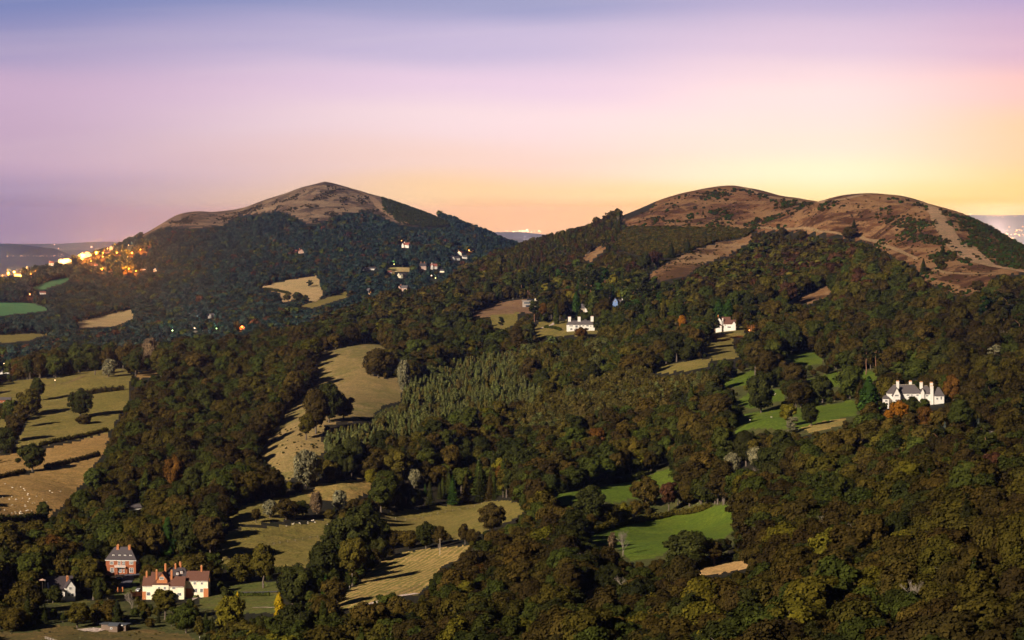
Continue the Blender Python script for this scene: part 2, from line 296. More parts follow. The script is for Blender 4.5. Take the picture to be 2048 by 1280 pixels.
def ground_mat(name, base, kind='grass'):
    m = bpy.data.materials.new(name); m.use_nodes = True; t = NT(m.node_tree)
    tc = t.n('ShaderNodeTexCoord'); v = tc.outputs['Object']
    big = t.noise(v, 0.012, 4, 0.6); mid = t.noise(v, 0.09, 4, 0.65); fine = t.noise(v, 0.7, 3, 0.7)
    a, b, c = base
    col = t.mix(t.maprange(big, 0.35, 0.65, smooth=True), a, b)
    col = t.mix(t.math('MULTIPLY', t.maprange(mid, 0.42, 0.68, smooth=True), 0.7), col, c)
    if kind == 'hill':      # bare hill: bracken, turf and stone show in streaks along the contour
        mp = t.n('ShaderNodeMapping'); mp.inputs['Scale'].default_value = (0.015, 0.012, 0.09); mp.inputs['Rotation'].default_value = (0.25, 0.3, 0); t.l(v, mp.inputs[0])
        st = t.noise(mp.outputs[0], 1.0, 6, 0.72, 0.8)
        col = t.mix(t.maprange(st, 0.46, 0.56, smooth=True), col, c)
        col = t.mix(t.maprange(t.noise(v, 0.022, 6, 0.75, .5), 0.50, 0.57), col, (a[0] * 0.38, a[1] * 0.38, a[2] * 0.42, 1))
        col = t.mix(t.maprange(t.noise(v, 0.06, 5, 0.75, .5), 0.60, 0.66), col, (a[0] * 0.22, a[1] * 0.3, a[2] * 0.35, 1))
    if kind == 'mown':
        mp = t.n('ShaderNodeMapping'); mp.inputs['Rotation'].default_value = (0, 0, radians(14)); t.l(v, mp.inputs[0])
        w = t.n('ShaderNodeTexWave'); w.wave_type = 'BANDS'; w.bands_direction = 'X'; w.inputs['Scale'].default_value = 0.085
        w.inputs['Distortion'].default_value = 3.0; w.inputs['Detail'].default_value = 3; w.inputs['Detail Scale'].default_value = 0.6
        t.l(mp.outputs[0], w.inputs[0])
        k2 = t.math('MULTIPLY', t.maprange(w.outputs['Fac'], 0.55, 0.8), t.maprange(fine, 0.35, 0.55))
        col = t.mix(k2, col, c)
    if kind == 'grass':
        col = t.mix(t.math('MULTIPLY', t.maprange(t.noise(v, 0.03, 5, 0.75, 1.5), 0.5, 0.68), 0.6), col, (a[0] * .55, a[1] * .66, a[2] * .5, 1))
        col = t.mix(t.math('MULTIPLY', t.maprange(t.noise(v, 0.22, 4, 0.7), 0.52, 0.66), 0.55), col, (a[0] * 1.45, a[1] * 1.3, a[2] * 1.4, 1))
        col = t.mix(t.math('MULTIPLY', t.maprange(t.noise(v, 0.4, 3, 0.7), 0.56, 0.64), 0.6), col, (a[0] * .45, a[1] * .5, a[2] * .45, 1))
    col = t.mix(1.0, col, t.ramp(fine, [(0.3, (0.5, 0.5, 0.5)), (0.7, (1.4, 1.4, 1.4))]), 'MULTIPLY')
    bs = t.n('ShaderNodeBsdfPrincipled'); t.l(col, bs.inputs['Base Color']); bs.inputs['Roughness'].default_value = 0.95
    bs.inputs['Specular IOR Level'].default_value = 0.15
    bp = t.n('ShaderNodeBump'); bp.inputs['Strength'].default_value = 0.9; bp.inputs['Distance'].default_value = 0.5
    t.l(t.math('ADD', fine, t.math('MULTIPLY', mid, 3.0)), bp.inputs['Height']); t.l(bp.outputs[0], bs.inputs['Normal'])
    o = t.n('ShaderNodeOutputMaterial'); t.l(bs.outputs[0], o.inputs[0]); return m
def c4(r, g, b): return (r, g, b, 1.0)
GM = {
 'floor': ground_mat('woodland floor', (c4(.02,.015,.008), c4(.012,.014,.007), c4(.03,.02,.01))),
 'plain': ground_mat('patchwork farmland', (c4(.26,.22,.19), c4(.20,.18,.16), c4(.32,.26,.21))),
 'under': ground_mat('dark hedge-side grass', (c4(.07,.075,.018), c4(.05,.05,.014), c4(.10,.08,.025))),  # darker olive grass beneath and between the field polygons
 'farhill': ground_mat('dry hill turf', (c4(.15,.09,.05), c4(.095,.05,.03), c4(.22,.145,.085)), 'hill'),
 'heath': ground_mat('dark heath', (c4(.055,.036,.017), c4(.03,.026,.012), c4(.11,.055,.024)), 'hill'),
 'bracken': ground_mat('bracken and turf', (c4(.145,.056,.019), c4(.078,.031,.013), c4(.205,.108,.046)), 'hill'),
 'rustgrass': ground_mat('rust grass', (c4(.20,.095,.035), c4(.15,.07,.028), c4(.24,.14,.065)), 'hill'),
 'tan': ground_mat('dry pasture', (c4(.30,.17,.052), c4(.25,.15,.045), c4(.35,.21,.075))),
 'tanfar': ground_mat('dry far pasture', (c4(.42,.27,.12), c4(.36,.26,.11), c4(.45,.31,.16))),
 'tanmeadow': ground_mat('dry meadow', (c4(.235,.16,.058), c4(.155,.13,.036), c4(.30,.195,.08))),
 'olive': ground_mat('olive pasture', (c4(.175,.135,.030), c4(.215,.155,.042), c4(.135,.12,.024))),
 'gold': ground_mat('golden pasture', (c4(.32,.20,.055), c4(.22,.18,.05), c4(.38,.24,.08))),
 'mown': ground_mat('mown hay rows', (c4(.17,.15,.032), c4(.20,.155,.040), c4(.40,.25,.09)), 'mown'),
 'green': ground_mat('green pasture', (c4(.085,.125,.008), c4(.11,.135,.010), c4(.062,.10,.009))),
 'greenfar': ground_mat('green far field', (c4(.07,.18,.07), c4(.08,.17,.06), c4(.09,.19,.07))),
 'straw': ground_mat('straw grass', (c4(.46,.27,.10), c4(.38,.22,.08), c4(.5,.33,.15))),
 'rough': ground_mat('rough grass', (c4(.12,.085,.025), c4(.08,.065,.02), c4(.17,.10,.035))),
 'lawn': ground_mat('garden lawn', (c4(.07,.09,.018), c4(.10,.10,.02), c4(.13,.09,.03))),
 'heathgrass': ground_mat('brown heath grass', (c4(.22,.11,.06), c4(.18,.10,.05), c4(.26,.17,.07))),
}
def build_ground():
    ny, nx = GX.shape
    V = np.stack([GXw, GY, Zg], -1).reshape(-1, 3)
    idx = np.arange(ny * nx).reshape(ny, nx)
    Q = np.stack([idx[:-1, :-1], idx[:-1, 1:], idx[1:, 1:], idx[1:, :-1]], -1).reshape(-1, 4)
    cxm = (GX[:-1, :-1] + GX[1:, 1:]).ravel() / 2; cym = ((PY[:-1, :-1] + PY[1:, 1:] + PY[:-1, 1:] + PY[1:, :-1]) / 4).ravel(); cyy = ((GY[:-1, :-1] + GY[1:, 1:]) / 2).ravel()
    # ragged edges
    wx = (vnoise(cxm * 1.0, cyy * 0.6, 11, 7) - .5) * 7; wy = (vnoise(cxm, cyy * 0.6, 9, 8) - .5) * 3.5
    own = np.full(len(Q), -1)
    for i, (nm, mk, poly, y0, y1) in enumerate(COVERS):
        xs = [p[0] for p in poly]; sel = np.nonzero((cyy > y0) & (cyy < y1) & (cxm > min(xs) - 8) & (cxm < max(xs) + 8))[0]
        far = 0.45 if y0 > 3500 else 1.0
        s2 = sel[inpoly(cxm[sel] + wx[sel] * far, cym[sel] + wy[sel] * far, poly)]
        s2 = s2[own[s2] < 0] if mk in ('heath',) else s2
        own[s2] = i
    own[(own < 0) & (cyy > 8500)] = -2
    # merge faces with the same cover object name + material into separate objects per polygon
    for i in range(-2, len(COVERS)):
        fs = Q[own == i]
        if not len(fs): print('EMPTY COVER', COVERS[i][:2], COVERS[i][2][0]); continue
        u, inv = np.unique(fs, return_inverse=True)
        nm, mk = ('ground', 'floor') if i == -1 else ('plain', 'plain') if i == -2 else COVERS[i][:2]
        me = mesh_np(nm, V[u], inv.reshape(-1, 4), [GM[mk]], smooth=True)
        tag(link(nm, me), kind='structure')
    return own
OWN = build_ground()
# ------------------------------------------------------------------ vegetation: prototypes
def foliage_mat():
    m = bpy.data.materials.new('foliage'); m.use_nodes = True; t = NT(m.node_tree)
    at = t.n('ShaderNodeAttribute', attribute_type='INSTANCER', attribute_name='tint')
    sh = t.n('ShaderNodeAttribute', attribute_type='GEOMETRY', attribute_name='leafvar_shade')
    sp = t.n('ShaderNodeSeparateColor'); t.l(sh.outputs['Color'], sp.inputs[0])
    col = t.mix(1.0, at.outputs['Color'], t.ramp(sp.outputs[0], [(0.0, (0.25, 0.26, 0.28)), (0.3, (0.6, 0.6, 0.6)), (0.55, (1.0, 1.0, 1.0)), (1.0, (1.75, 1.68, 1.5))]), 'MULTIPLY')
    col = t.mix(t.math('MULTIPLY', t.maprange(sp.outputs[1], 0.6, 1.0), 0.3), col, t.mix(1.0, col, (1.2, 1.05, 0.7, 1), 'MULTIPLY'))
    bs = t.n('ShaderNodeBsdfPrincipled'); t.l(col, bs.inputs['Base Color']); bs.inputs['Roughness'].default_value = 0.8
    bs.inputs['Specular IOR Level'].default_value = 0.04
    o = t.n('ShaderNodeOutputMaterial'); t.l(bs.outputs[0], o.inputs[0]); return m
def plain_mat(name, col, rough=0.85, var=0.25, scale=1.5, emis=None, estr=0.0, spec=0.3, metal=0.0):
    m = bpy.data.materials.new(name); m.use_nodes = True; t = NT(m.node_tree)
    bs = t.n('ShaderNodeBsdfPrincipled'); bs.inputs['Roughness'].default_value = rough; bs.inputs['Specular IOR Level'].default_value = spec
    bs.inputs['Metallic'].default_value = metal
    tc = t.n('ShaderNodeTexCoord'); n = t.noise(tc.outputs['Object'], scale, 4, 0.65)
    c = t.mix(1.0, (*col, 1), t.ramp(n, [(0.3, (1 - var,) * 3), (0.7, (1 + var * 0.6,) * 3)]), 'MULTIPLY'); t.l(c, bs.inputs['Base Color'])
    if emis: bs.inputs['Emission Color'].default_value = (*emis, 1); bs.inputs['Emission Strength'].default_value = estr
    o = t.n('ShaderNodeOutputMaterial'); t.l(bs.outputs[0], o.inputs[0]); return m
M_LEAF = foliage_mat(); M_BARK = plain_mat('bark', (.10, .075, .055), 0.95); M_BIRCH = plain_mat('pale bark', (.42, .36, .30), 0.9, 0.5, 3)
M_DEAD = plain_mat('grey dead wood', (.20, .16, .125), 0.95, 0.4, 3); M_REDBARK = plain_mat('red pine bark', (.20, .10, .06), 0.95)

def cube_sphere(n):
    vs = []; fs = []
    for ax in range(3):
        for sg in (-1, 1):
            b = len(vs)
            for i in range(n + 1):
                for j in range(n + 1):
                    u = 2 * i / n - 1; v = 2 * j / n - 1; p = [0, 0, 0]; p[ax] = sg; p[(ax + 1) % 3] = u * sg; p[(ax + 2) % 3] = v
                    p = np.array(p, float); vs.append(p / np.linalg.norm(p))
            for i in range(n):
                for j in range(n):
                    a = b + i * (n + 1) + j; fs.append((a, a + n + 1, a + n + 2, a + 1))
    return np.array(vs), np.array(fs)
CS = {n: cube_sphere(n) for n in (1, 2, 3)}
class Veg:
    def __init__(s, seed): s.r = np.random.default_rng(seed); s.V = []; s.F = []; s.C = []; s.n = 0; s.cz = None; s.ow = 0.0
    def add(s, V, Fc, col):
        s.V.append(V); s.F.append(Fc + s.n); s.n += len(V); s.C.append(np.broadcast_to(np.asarray(col, float), (len(V), 2)) if np.ndim(col) == 1 else col)
    def lump(s, c, rad, n=2, var=0.5, jit=0.18):  # low var makes dark cores: shade inside the crown put into the colour
        V, Fc = CS[n]; d = 1 + (s.r.random(len(V)) - .5) * 2 * jit
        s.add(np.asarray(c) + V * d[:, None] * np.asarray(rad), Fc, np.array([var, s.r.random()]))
    def leaves(s, c, rad, n, size, var, upb=0.25, droop=0.0):
        r = s.r; d = r.normal(size=(n, 3)); d[:, 2] += upb; d /= np.linalg.norm(d, axis=1)[:, None]
        p = np.asarray(c) + d * np.asarray(rad) * (0.82 + 0.34 * r.random((n, 1)))
        oc = np.asarray(c, float) - np.array([0, 0, s.cz]) if s.cz is not None else np.zeros(3); L = np.linalg.norm(oc) + 1e-6; nr = d * .8 + oc / L * s.ow + r.normal(size=(n, 3)) * 0.38; nr /= np.linalg.norm(nr, axis=1)[:, None]
        a = np.cross(nr, r.normal(size=(n, 3))); a /= np.linalg.norm(a, axis=1)[:, None]; b = np.cross(nr, a)
        if droop: b = b * 0.4 + np.array([0, 0, -1.0]) * droop
        sz = (size * (0.6 + 0.8 * r.random(n)))[:, None]
        q = np.stack([p - a * sz * .5 - b * sz * .5, p + a * sz * .5 - b * sz * .5, p + a * sz * .5 + b * sz * .5, p - a * sz * .5 + b * sz * .5], 1).reshape(-1, 3)
        col = np.stack([np.clip(var + (r.random(n) - .5) * .34, 0, 1), np.clip(r.random(n) * 0.9 + 0.1, 0, 1)], 1).repeat(4, 0)
        s.add(q, np.arange(4 * n).reshape(-1, 4), col)
    def mesh(s, name):
        V = np.concatenate(s.V); Fc = np.concatenate(s.F); C = np.concatenate(s.C)
        me = mesh_np(name, V, Fc, [M_LEAF]); ca = me.color_attributes.new('leafvar_shade', 'FLOAT_COLOR', 'POINT')
        ca.data.foreach_set('color', np.concatenate([C, np.zeros((len(C), 1)), np.ones((len(C), 1))], 1).astype(np.float32).ravel()); return me
def tube(segs, k=6):
    """segs: list of (p0, r0, p1, r1) -> verts, quads"""
    V = []; Fc = []
    for p0, r0, p1, r1 in segs:
        p0 = Vector(p0); p1 = Vector(p1); d = (p1 - p0).normalized(); a = d.orthogonal().normalized(); b = d.cross(a); base = len(V)
        for p, r in ((p0, r0), (p1, r1)):
            for i in range(k):
                an = 2 * pi * i / k; V.append(tuple(p + a * cos(an) * r + b * sin(an) * r))
        for i in range(k): j = (i + 1) % k; Fc.append((base + i, base + j, base + k + j, base + k + i))
        Fc.append((base + k, base + k + 1, base + k + 2, base + k + 3)) if k >= 4 else None
    return V, Fc
def trunk_mesh(name, h, r, limbs, spread, seed, mat, z0=0.45):
    R = random.Random(seed); segs = []; p = Vector((0, 0, -0.8)); q = Vector((0, 0, 0)); segs.append((p, r * 1.5, q, r * 1.15)); n = 5
    for i in range(n):
        q2 = Vector((R.uniform(-.02, .02) * h, R.uniform(-.02, .02) * h, h * (i + 1) / n)); segs.append((q, r * (1.15 - i / n * .9), q2, r * (1.15 - (i + 1) / n * .9))); q = q2
    for i in range(limbs):
        z = h * (z0 + (0.9 - z0) * i / max(1, limbs)); a = R.uniform(0, 2 * pi); L = spread * R.uniform(.6, 1)
        s = Vector((0, 0, z)); e = Vector((cos(a) * L, sin(a) * L, z + L * R.uniform(.4, .9)))
        m = (s + e) / 2 + Vector((0, 0, -.1 * L)); rr = r * .45
        segs += [(s, rr, m, rr * .7), (m, rr * .7, e, rr * .25)]
    return mesh_np(name, *tube(segs, 5), [mat])
def broad(seed, h=13.0, R=5.4, nc=46, nl=105, size=0.44, flat=0.85, low=0.32, var=0.5, droop=0.0, tall=1.0):
    v = Veg(seed); r = v.r; cz = h * (low + 1) / 2; rz = h * (1 - low) / 2
    v.cz = cz - .1 * h; v.ow = .8; lobes = [(0.0, 0.0, 1.0)] + [(r.uniform(-.35, .35) * R, r.uniform(-.35, .35) * R, r.uniform(.55, .85)) for _ in range(3)]
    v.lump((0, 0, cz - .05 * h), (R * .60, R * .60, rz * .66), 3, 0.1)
    if nl > 25: v.leaves((0, 0, cz - .03 * h), (R * .72, R * .72, rz * .78), 420, size * 1.25, var * .9, .3)
    for i in range(nc):
        lx, ly, ls = lobes[r.integers(len(lobes))]
        d = r.normal(size=3); d[2] = d[2] * .9 + .25; d /= np.linalg.norm(d)
        k = 0.80 + .14 * r.random()
        c = np.array([lx + d[0] * R * k * ls, ly + d[1] * R * k * ls, cz + d[2] * rz * k * (0.75 + .25 * ls)])
        cr = R * (0.20 + 0.13 * r.random()); cv = np.clip(r.normal(var, .12), 0.1, .9)
        v.lump(c, (cr * .72, cr * .72, cr * .64), 2 if nl > 25 else 1, cv * (.35 if nl > 25 else .8))  # clump cores coloured darker to stand for shade behind the leaves
        v.leaves(c, (cr, cr, cr * flat), nl, size, cv, 0.35, droop)
    return v
def spruce(seed, h=16.0, R=3.3, tiers=13, nl=16, size=.6):
    v = Veg(seed); r = v.r; v.lump((0, 0, h * .45), (R * .45, R * .45, h * .42), 2, .25)
    for i in range(tiers):
        f = i / (tiers - 1); z = h * (.1 + .86 * f); rr = R * (1 - f) ** .85 + .25; nb = max(3, int(9 * (1 - f) + 3))
        for j in range(nb):
            a = 2 * pi * j / nb + r.uniform(-.3, .3); k = rr * r.uniform(.7, 1.05); cv = np.clip(r.normal(.45, .15), .1, .9)
            c = (cos(a) * k * .6, sin(a) * k * .6, z - k * .22); v.leaves(c, (k * .5, k * .5, .38), nl, size, cv, .1, .25)
            v.lump((cos(a) * k * .5, sin(a) * k * .5, z - k * .2), (k * .42, k * .42, .28), 1, cv * .6)
    return v
def column(seed, h=14.0, R=2.2, nc=40, nl=34, size=.5):
    v = Veg(seed); r = v.r; v.lump((0, 0, h * .48), (R * .7, R * .7, h * .46), 3, .3)
    for i in range(nc):
        f = (i + .5) / nc; z = h * (.04 + .93 * f); rr = R * (math.sin(pi * min(1, (f * .8 + .22))) ** .7) * (1 if f < .6 else 1.1 - (f - .6) * 1.9); a = r.uniform(0, 2 * pi)
        cr = max(.4, rr * .55); cv = np.clip(r.normal(.5, .12), .1, .9); c = (cos(a) * rr * .62, sin(a) * rr * .62, z)
        v.lump(c, (cr * .8, cr * .8, cr * 1.2), 1, cv * .8); v.leaves(c, (cr, cr, cr * 1.5), nl, size, cv, .4)
    return v
def pine(seed, h=17.0, R=4.2, nc=18, nl=40, size=.55, low=.55, layer=False):
    v = Veg(seed); r = v.r
    for i in range(nc):
        f = i / nc; a = r.uniform(0, 2 * pi); z = h * (low + (1 - low) * f) ; k = R * (1 - .7 * abs(f - .4)) * r.uniform(.2, .8); cr = R * r.uniform(.25, .42)
        c = (cos(a) * k, sin(a) * k, z); cv = np.clip(r.normal(.5, .16), .1, .9); fl = .28 if layer else .5
        v.lump(c, (cr * .8, cr * .8, cr * fl * .8), 2, cv * .6); v.leaves(c, (cr, cr, cr * fl), nl, size, cv, .3)
    return v
def bare_mesh(name, seed, h, mat, spread=.42, depth=6):
    R = random.Random(seed); segs = []
    def grow(p, d, L, r, dep):
        q = p + d * L; segs.append((p, r, q, r * .68))
        if dep == 0: return
        for i in range(R.choice((2, 3, 3))):
            nd = (d + Vector((R.uniform(-1, 1), R.uniform(-1, 1), R.uniform(-.3, .7))) * spread * 1.3).normalized(); grow(q, nd, L * R.uniform(.6, .82), r * .62, dep - 1)
        if dep > 2: grow(p + d * L * .6, (d + Vector((R.uniform(-1, 1), R.uniform(-1, 1), .2)) * spread * 1.5).normalized(), L * .55, r * .45, dep - 2)
    grow(Vector((0, 0, -.5)), Vector((0, 0, 1)), h * .26, h * .016, depth)
    return mesh_np(name, *tube(segs, 4), [mat])

# each prototype: crown mesh, trunk mesh, natural height
def proto(kind, v, trunk, h): return dict(kind=kind, crown=v.mesh('crown'), trunk=trunk, h=h, obj=None)
PR = {}
def tk(h, r, limbs, spread, seed, mat=None, z0=.45): return trunk_mesh('trunk', h, r, limbs, spread, seed, mat or M_BARK, z0)
PR['broad'] = [proto('broadleaf_tree', broad(10 + i, (12.5, 14.5, 11.0, 15.5, 13.0, 12.0)[i], (5.3, 4.4, 5.6, 4.2, 5.0, 5.8)[i], low=(.14, .22, .1, .28, .18, .12)[i], nc=(46, 52, 42, 56, 48, 50)[i]), tk(10, .38, 7, 3.6, i), (12.5, 14.5, 11.0, 15.5, 13.0, 12.0)[i]) for i in range(6)]
PR['broadfar'] = [proto('broadleaf_tree', broad(40 + i, 12.0, 5.4, nc=17, nl=18, size=1.15, low=.12), tk(9, .38, 2, 3, 20 + i), 12.0) for i in range(4)]
PR['birch'] = [proto('birch_tree', broad(60 + i, 12.0, 2.5, nc=22, nl=34, size=.5, flat=1.4, low=.22, droop=.5), tk(10.5, .16, 4, 1.4, 30 + i, M_BIRCH), 12.0) for i in range(3)]
PR['larch'] = [proto('plantation_tree', column(140 + i, 11.0, 1.7, 26, 24, .42), tk(9.5, .14, 0, 1, 120 + i), 11.0) for i in range(3)]
PR['willow'] = [proto('willow_tree', broad(70 + i, 13.0, 5.0, nc=60, nl=60, size=.55, flat=1.3, low=.1, var=.6, droop=.8), tk(9, .45, 7, 3.6, 40 + i), 13.0) for i in range(2)]
PR['spruce'] = [proto('spruce_tree', spruce(80 + i), tk(15, .25, 0, 1, 50 + i), 16.0) for i in range(2)]
PR['cypress'] = [proto('cypress_tree', column(90 + i), tk(12, .25, 0, 1, 60 + i), 14.0) for i in range(2)]
PR['pine'] = [proto('pine_tree', pine(100 + i), tk(16, .3, 5, 2.8, 70 + i, M_REDBARK, .6), 17.0) for i in range(2)]
PR['cedar'] = [proto('cedar_tree', pine(110, 14, 6.5, 26, 46, .5, .18, True), tk(13, .5, 8, 5, 80, None, .2), 14.0)]
PR['cone'] = [proto('conifer_tree', spruce(120, 13, 3.6, 15, 18, .5), tk(12, .25, 0, 1, 90), 13.0)]
PR['bush'] = [proto('bush', broad(130 + i, 3.2, 2.2, nc=16, nl=34, size=.42, low=-.1), tk(2, .12, 3, 1, 100 + i), 3.2) for i in range(2)]
PR['bare'] = [dict(kind='bare_tree', crown=None, trunk=bare_mesh('trunk', 5 + i, 12, M_DEAD), h=11.0, obj=None) for i in range(2)]

def c_tree(p, x, y, z, s, rz, tint, sxy=1.0):
    root = empty(p['kind'], (x, y, z), rz, s); root.scale = (s * sxy, s * sxy, s)
    t = link('trunk', p['trunk'], root)
    c = None
    if p['crown']: c = link('crown', p['crown'], root); c['tint'] = tuple(float(a) for a in tint)
    return root, c, t
# base colours of leaves; the far tones have the blue of haze mixed in
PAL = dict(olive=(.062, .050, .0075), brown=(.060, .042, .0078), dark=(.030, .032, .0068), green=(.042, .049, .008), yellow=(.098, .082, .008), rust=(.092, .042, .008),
           maroon=(.055, .024, .011), grey=(.15, .135, .075), pale=(.088, .092, .028), palebrown=(.088, .070, .018), hazegreen=(.019, .033, .027), hazedark=(.013, .022, .023), orange=(.22, .085, .008), blue=(.12, .14, .12), cyp=(.026, .052, .008), gold=(.36, .24, .008), pink=(.12, .08, .045), darkbrown=(.042, .029, .007))
PALW = {   # palette weights per stand
 'mixed': [('olive', 6), ('brown', 4), ('dark', 3), ('green', 3), ('darkbrown', 4), ('yellow', .35), ('rust', .1)],
 'left': [('dark', 3), ('olive', 5), ('brown', 2), ('green', 4), ('darkbrown', 4), ('yellow', .3), ('rust', .1)],
 'low': [('olive', 7), ('brown', 4), ('dark', 1.5), ('green', 2.5), ('yellow', .8), ('darkbrown', 4), ('rust', .1), ('maroon', .1)],
 'rightedge': [('brown', 6), ('rust', .25), ('olive', 4), ('darkbrown', 5), ('green', 1.2), ('maroon', .4), ('yellow', .3)],
 'far': [('hazedark', 6), ('hazegreen', 7), ('green', 1.5), ('darkbrown', 1.2), ('maroon', .5)],
 'hillwood': [('brown', 4), ('darkbrown', 4), ('olive', 4), ('maroon', 1.5), ('green', 2), ('dark', 2)],
 'plantA': [('pale', 7), ('palebrown', 2), ('olive', .5)], 'plantB': [('palebrown', 6), ('olive', 2), ('pale', 2)],
 'plantC': [('pale', 3), ('olive', 4), ('green', 1.5), ('palebrown', 1)],
 'house': [('dark', 5), ('green', 4), ('olive', 3), ('brown', 2), ('yellow', .7), ('rust', .5)]}
STANDS = [
 ('plantC', [(1030,735),(1085,690),(1180,666),(1265,676),(1280,735),(1180,765),(1090,772)], 'plantC', [('larch', 2), ('birch', 2), ('broad', .4)], 4.4, 'olive plantation below the white villa'),  # (name, polygon by crown position, palette, species weights, spacing, place words)
 ('plantA', [(645,885),(700,850),(800,775),(900,735),(1000,715),(1045,712),(1052,770),(1100,800),(1000,830),(880,858),(760,900),(680,935)], 'plantA', [('larch', 4), ('birch', 1)], 3.9, 'pale plantation beside the meadow'),
 ('plantB', [(1000,855),(1060,815),(1180,770),(1260,745),(1400,745),(1440,780),(1320,830),(1180,860),(1080,880)], 'plantB', [('birch', 1)], 4.4, 'brown plantation in the middle of the slope'),
 ('pines', [(1030,600),(1060,560),(1230,560),(1330,600),(1400,610),(1400,660),(1260,640),(1200,600),(1030,602)], 'house', [('pine', 3), ('spruce', 1), ('broad', 2), ('cypress', .6)], 7.0, 'dark trees round the white hillside houses'),
 ('sprucerow', [(840,1010),(840,960),(1020,950),(1020,1005)], 'house', [('spruce', 3), ('broad', 1)], 6.5, 'spruce row above the long pasture'),
 ('hillwood', [(985,490),(1180,448),(1235,438),(1262,500),(1300,560),(1330,570),(1200,590),(1040,570),(940,560),(960,520)], 'hillwood', [('birch', 3), ('broad', 1)], 5.2, 'brown birch wood under the right hill'),
 ('hillwood2', [(1330,560),(1420,520),(1500,478),(1640,470),(1745,492),(1840,560),(1880,600),(1700,620),(1500,600),(1380,590)], 'hillwood', [('birch', 2), ('broad', 2)], 5.6, 'brown wood on the flank of the right hill'),
 ('left', [(130,1010),(215,860),(260,740),(330,715),(480,665),(640,640),(660,700),(640,780),(560,870),(520,930),(560,1000),(440,1040),(130,1040)], 'left', [('broad', 1)], 7.6, 'dark wood between the left fields and the meadow'),
 ('rightedge', [(1850,1280),(1850,1000),(1900,800),(1880,640),(2200,560),(2200,1300)], 'rightedge', [('broad', 7), ('pine', .3), ('spruce', .2), ('bare', .7)], 7.6, 'russet wood at the right edge of the slope'),
 ('low', [(780,1300),(860,1180),(1000,1080),(1300,1100),(1500,1000),(1850,1000),(1850,1300)], 'low', [('broad', 12), ('bare', .8), ('pine', .1)], 7.4, 'olive wood in the foreground'),
 ('village', [(0,1300),(0,1050),(440,1010),(460,1080),(480,1180),(780,1230),(780,1300)], 'house', [('broad', 8), ('spruce', 1), ('cypress', .8), ('birch', 1)], 7.6, 'trees around the village houses'),
]
def stand_of(px, py, Y):
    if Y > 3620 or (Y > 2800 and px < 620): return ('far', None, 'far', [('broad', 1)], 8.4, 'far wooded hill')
    for s in STANDS:
        if inpoly(np.array([px]), np.array([py]), s[1])[0]: return s
    return ('mixed', None, 'mixed', [('broad', 9), ('birch', .8), ('spruce', .35), ('bare', .15)], 7.6, 'mixed wood on the middle slope')
# ------------------------------------------------------------------ houses
HM = {k: plain_mat(k + ' wall', *a) for k, a in {
 'cream': ((.74, .65, .47), .9, .12, .8), 'white': ((.66, .61, .55), .9, .08, .6), 'brick': ((.27, .085, .036), .9, .3, 2.5), 'orangebrick': ((.42, .15, .055), .9, .25, 3),
 'browntile': ((.115, .048, .031), .8, .25, 3), 'darktile': ((.055, .042, .045), .7, .3, 3), 'slate': ((.095, .078, .078), .7, .3, 2.5), 'darkroof': ((.05, .04, .045), .7, .3, 2),
 'glass': ((.03, .035, .05), .15, .05, 1), 'frame': ((.78, .74, .68), .6, .05, 1), 'pink': ((.52, .33, .25), .9, .2, 1.5), 'bluewall': ((.17, .26, .48), .8, .1, 1), 'timber': ((.16, .11, .08), .9, .35, 4),
 'stone': ((.40, .32, .24), .9, .25, 2), 'copper': ((.18, .42, .30), .7, .2, 3), 'pot': ((.62, .30, .13), .8, .15, 3), 'redtile': ((.24, .07, .045), .8, .25, 3), 'tin': ((.07, .075, .085), .5, .2, 2), 'concrete': ((.33, .27, .23), .9, .2, 1)}.items()}
def emis_mat(name, c, s): return plain_mat(name, (.8, .6, .4), .5, .0, 1, c, s)
M_LITW = emis_mat('lit window', (1, .24, .04), 1.5); M_LITW2 = emis_mat('lit yellow window', (1, .42, .08), 1.2)
CLEARINGS = []
class PB:
    """polygon collector"""
    def __init__(s): s.v = []; s.f = []
    def poly(s, pts): b = len(s.v); s.v += [tuple(p) for p in pts]; s.f.append(tuple(range(b, b + len(pts))))
    def extrude(s, prof, a0, a1, axis='x'):
        """closed 2-D profile of (across, z), extruded along axis"""
        n = len(prof); b = len(s.v)
        for a in (a0, a1):
            for q, z in prof: s.v.append((a, q, z) if axis == 'x' else (q, a, z))
        s.f.append(tuple(range(b, b + n))); s.f.append(tuple(range(b + 2 * n - 1, b + n - 1, -1)))
        for i in range(n): j = (i + 1) % n; s.f.append((b + j, b + i, b + n + i, b + n + j))
    def box(s, x0, x1, y0, y1, z0, z1): s.extrude([(y0, z0), (y1, z0), (y1, z1), (y0, z1)], x0, x1)
    def cyl(s, x, y, z0, z1, r0, r1=None, k=8):
        r1 = r0 if r1 is None else r1; b = len(s.v)
        for z, r in ((z0, r0), (z1, r1)):
            for i in range(k): s.v.append((x + r * cos(2 * pi * i / k), y + r * sin(2 * pi * i / k), z))
        s.f.append(tuple(range(b, b + k))); s.f.append(tuple(range(b + 2 * k - 1, b + k - 1, -1)))
        for i in range(k): j = (i + 1) % k; s.f.append((b + j, b + i, b + k + i, b + k + j))
    def build(s, name, mat, parent=None):
        me = bpy.data.meshes.new(name); me.from_pydata(s.v, [], s.f); me.materials.append(mat)
        bm = bmesh.new(); bm.from_mesh(me); bmesh.ops.recalc_face_normals(bm, faces=bm.faces); bm.to_mesh(me); bm.free()
        return link(name, me, parent)
SUNNY = []
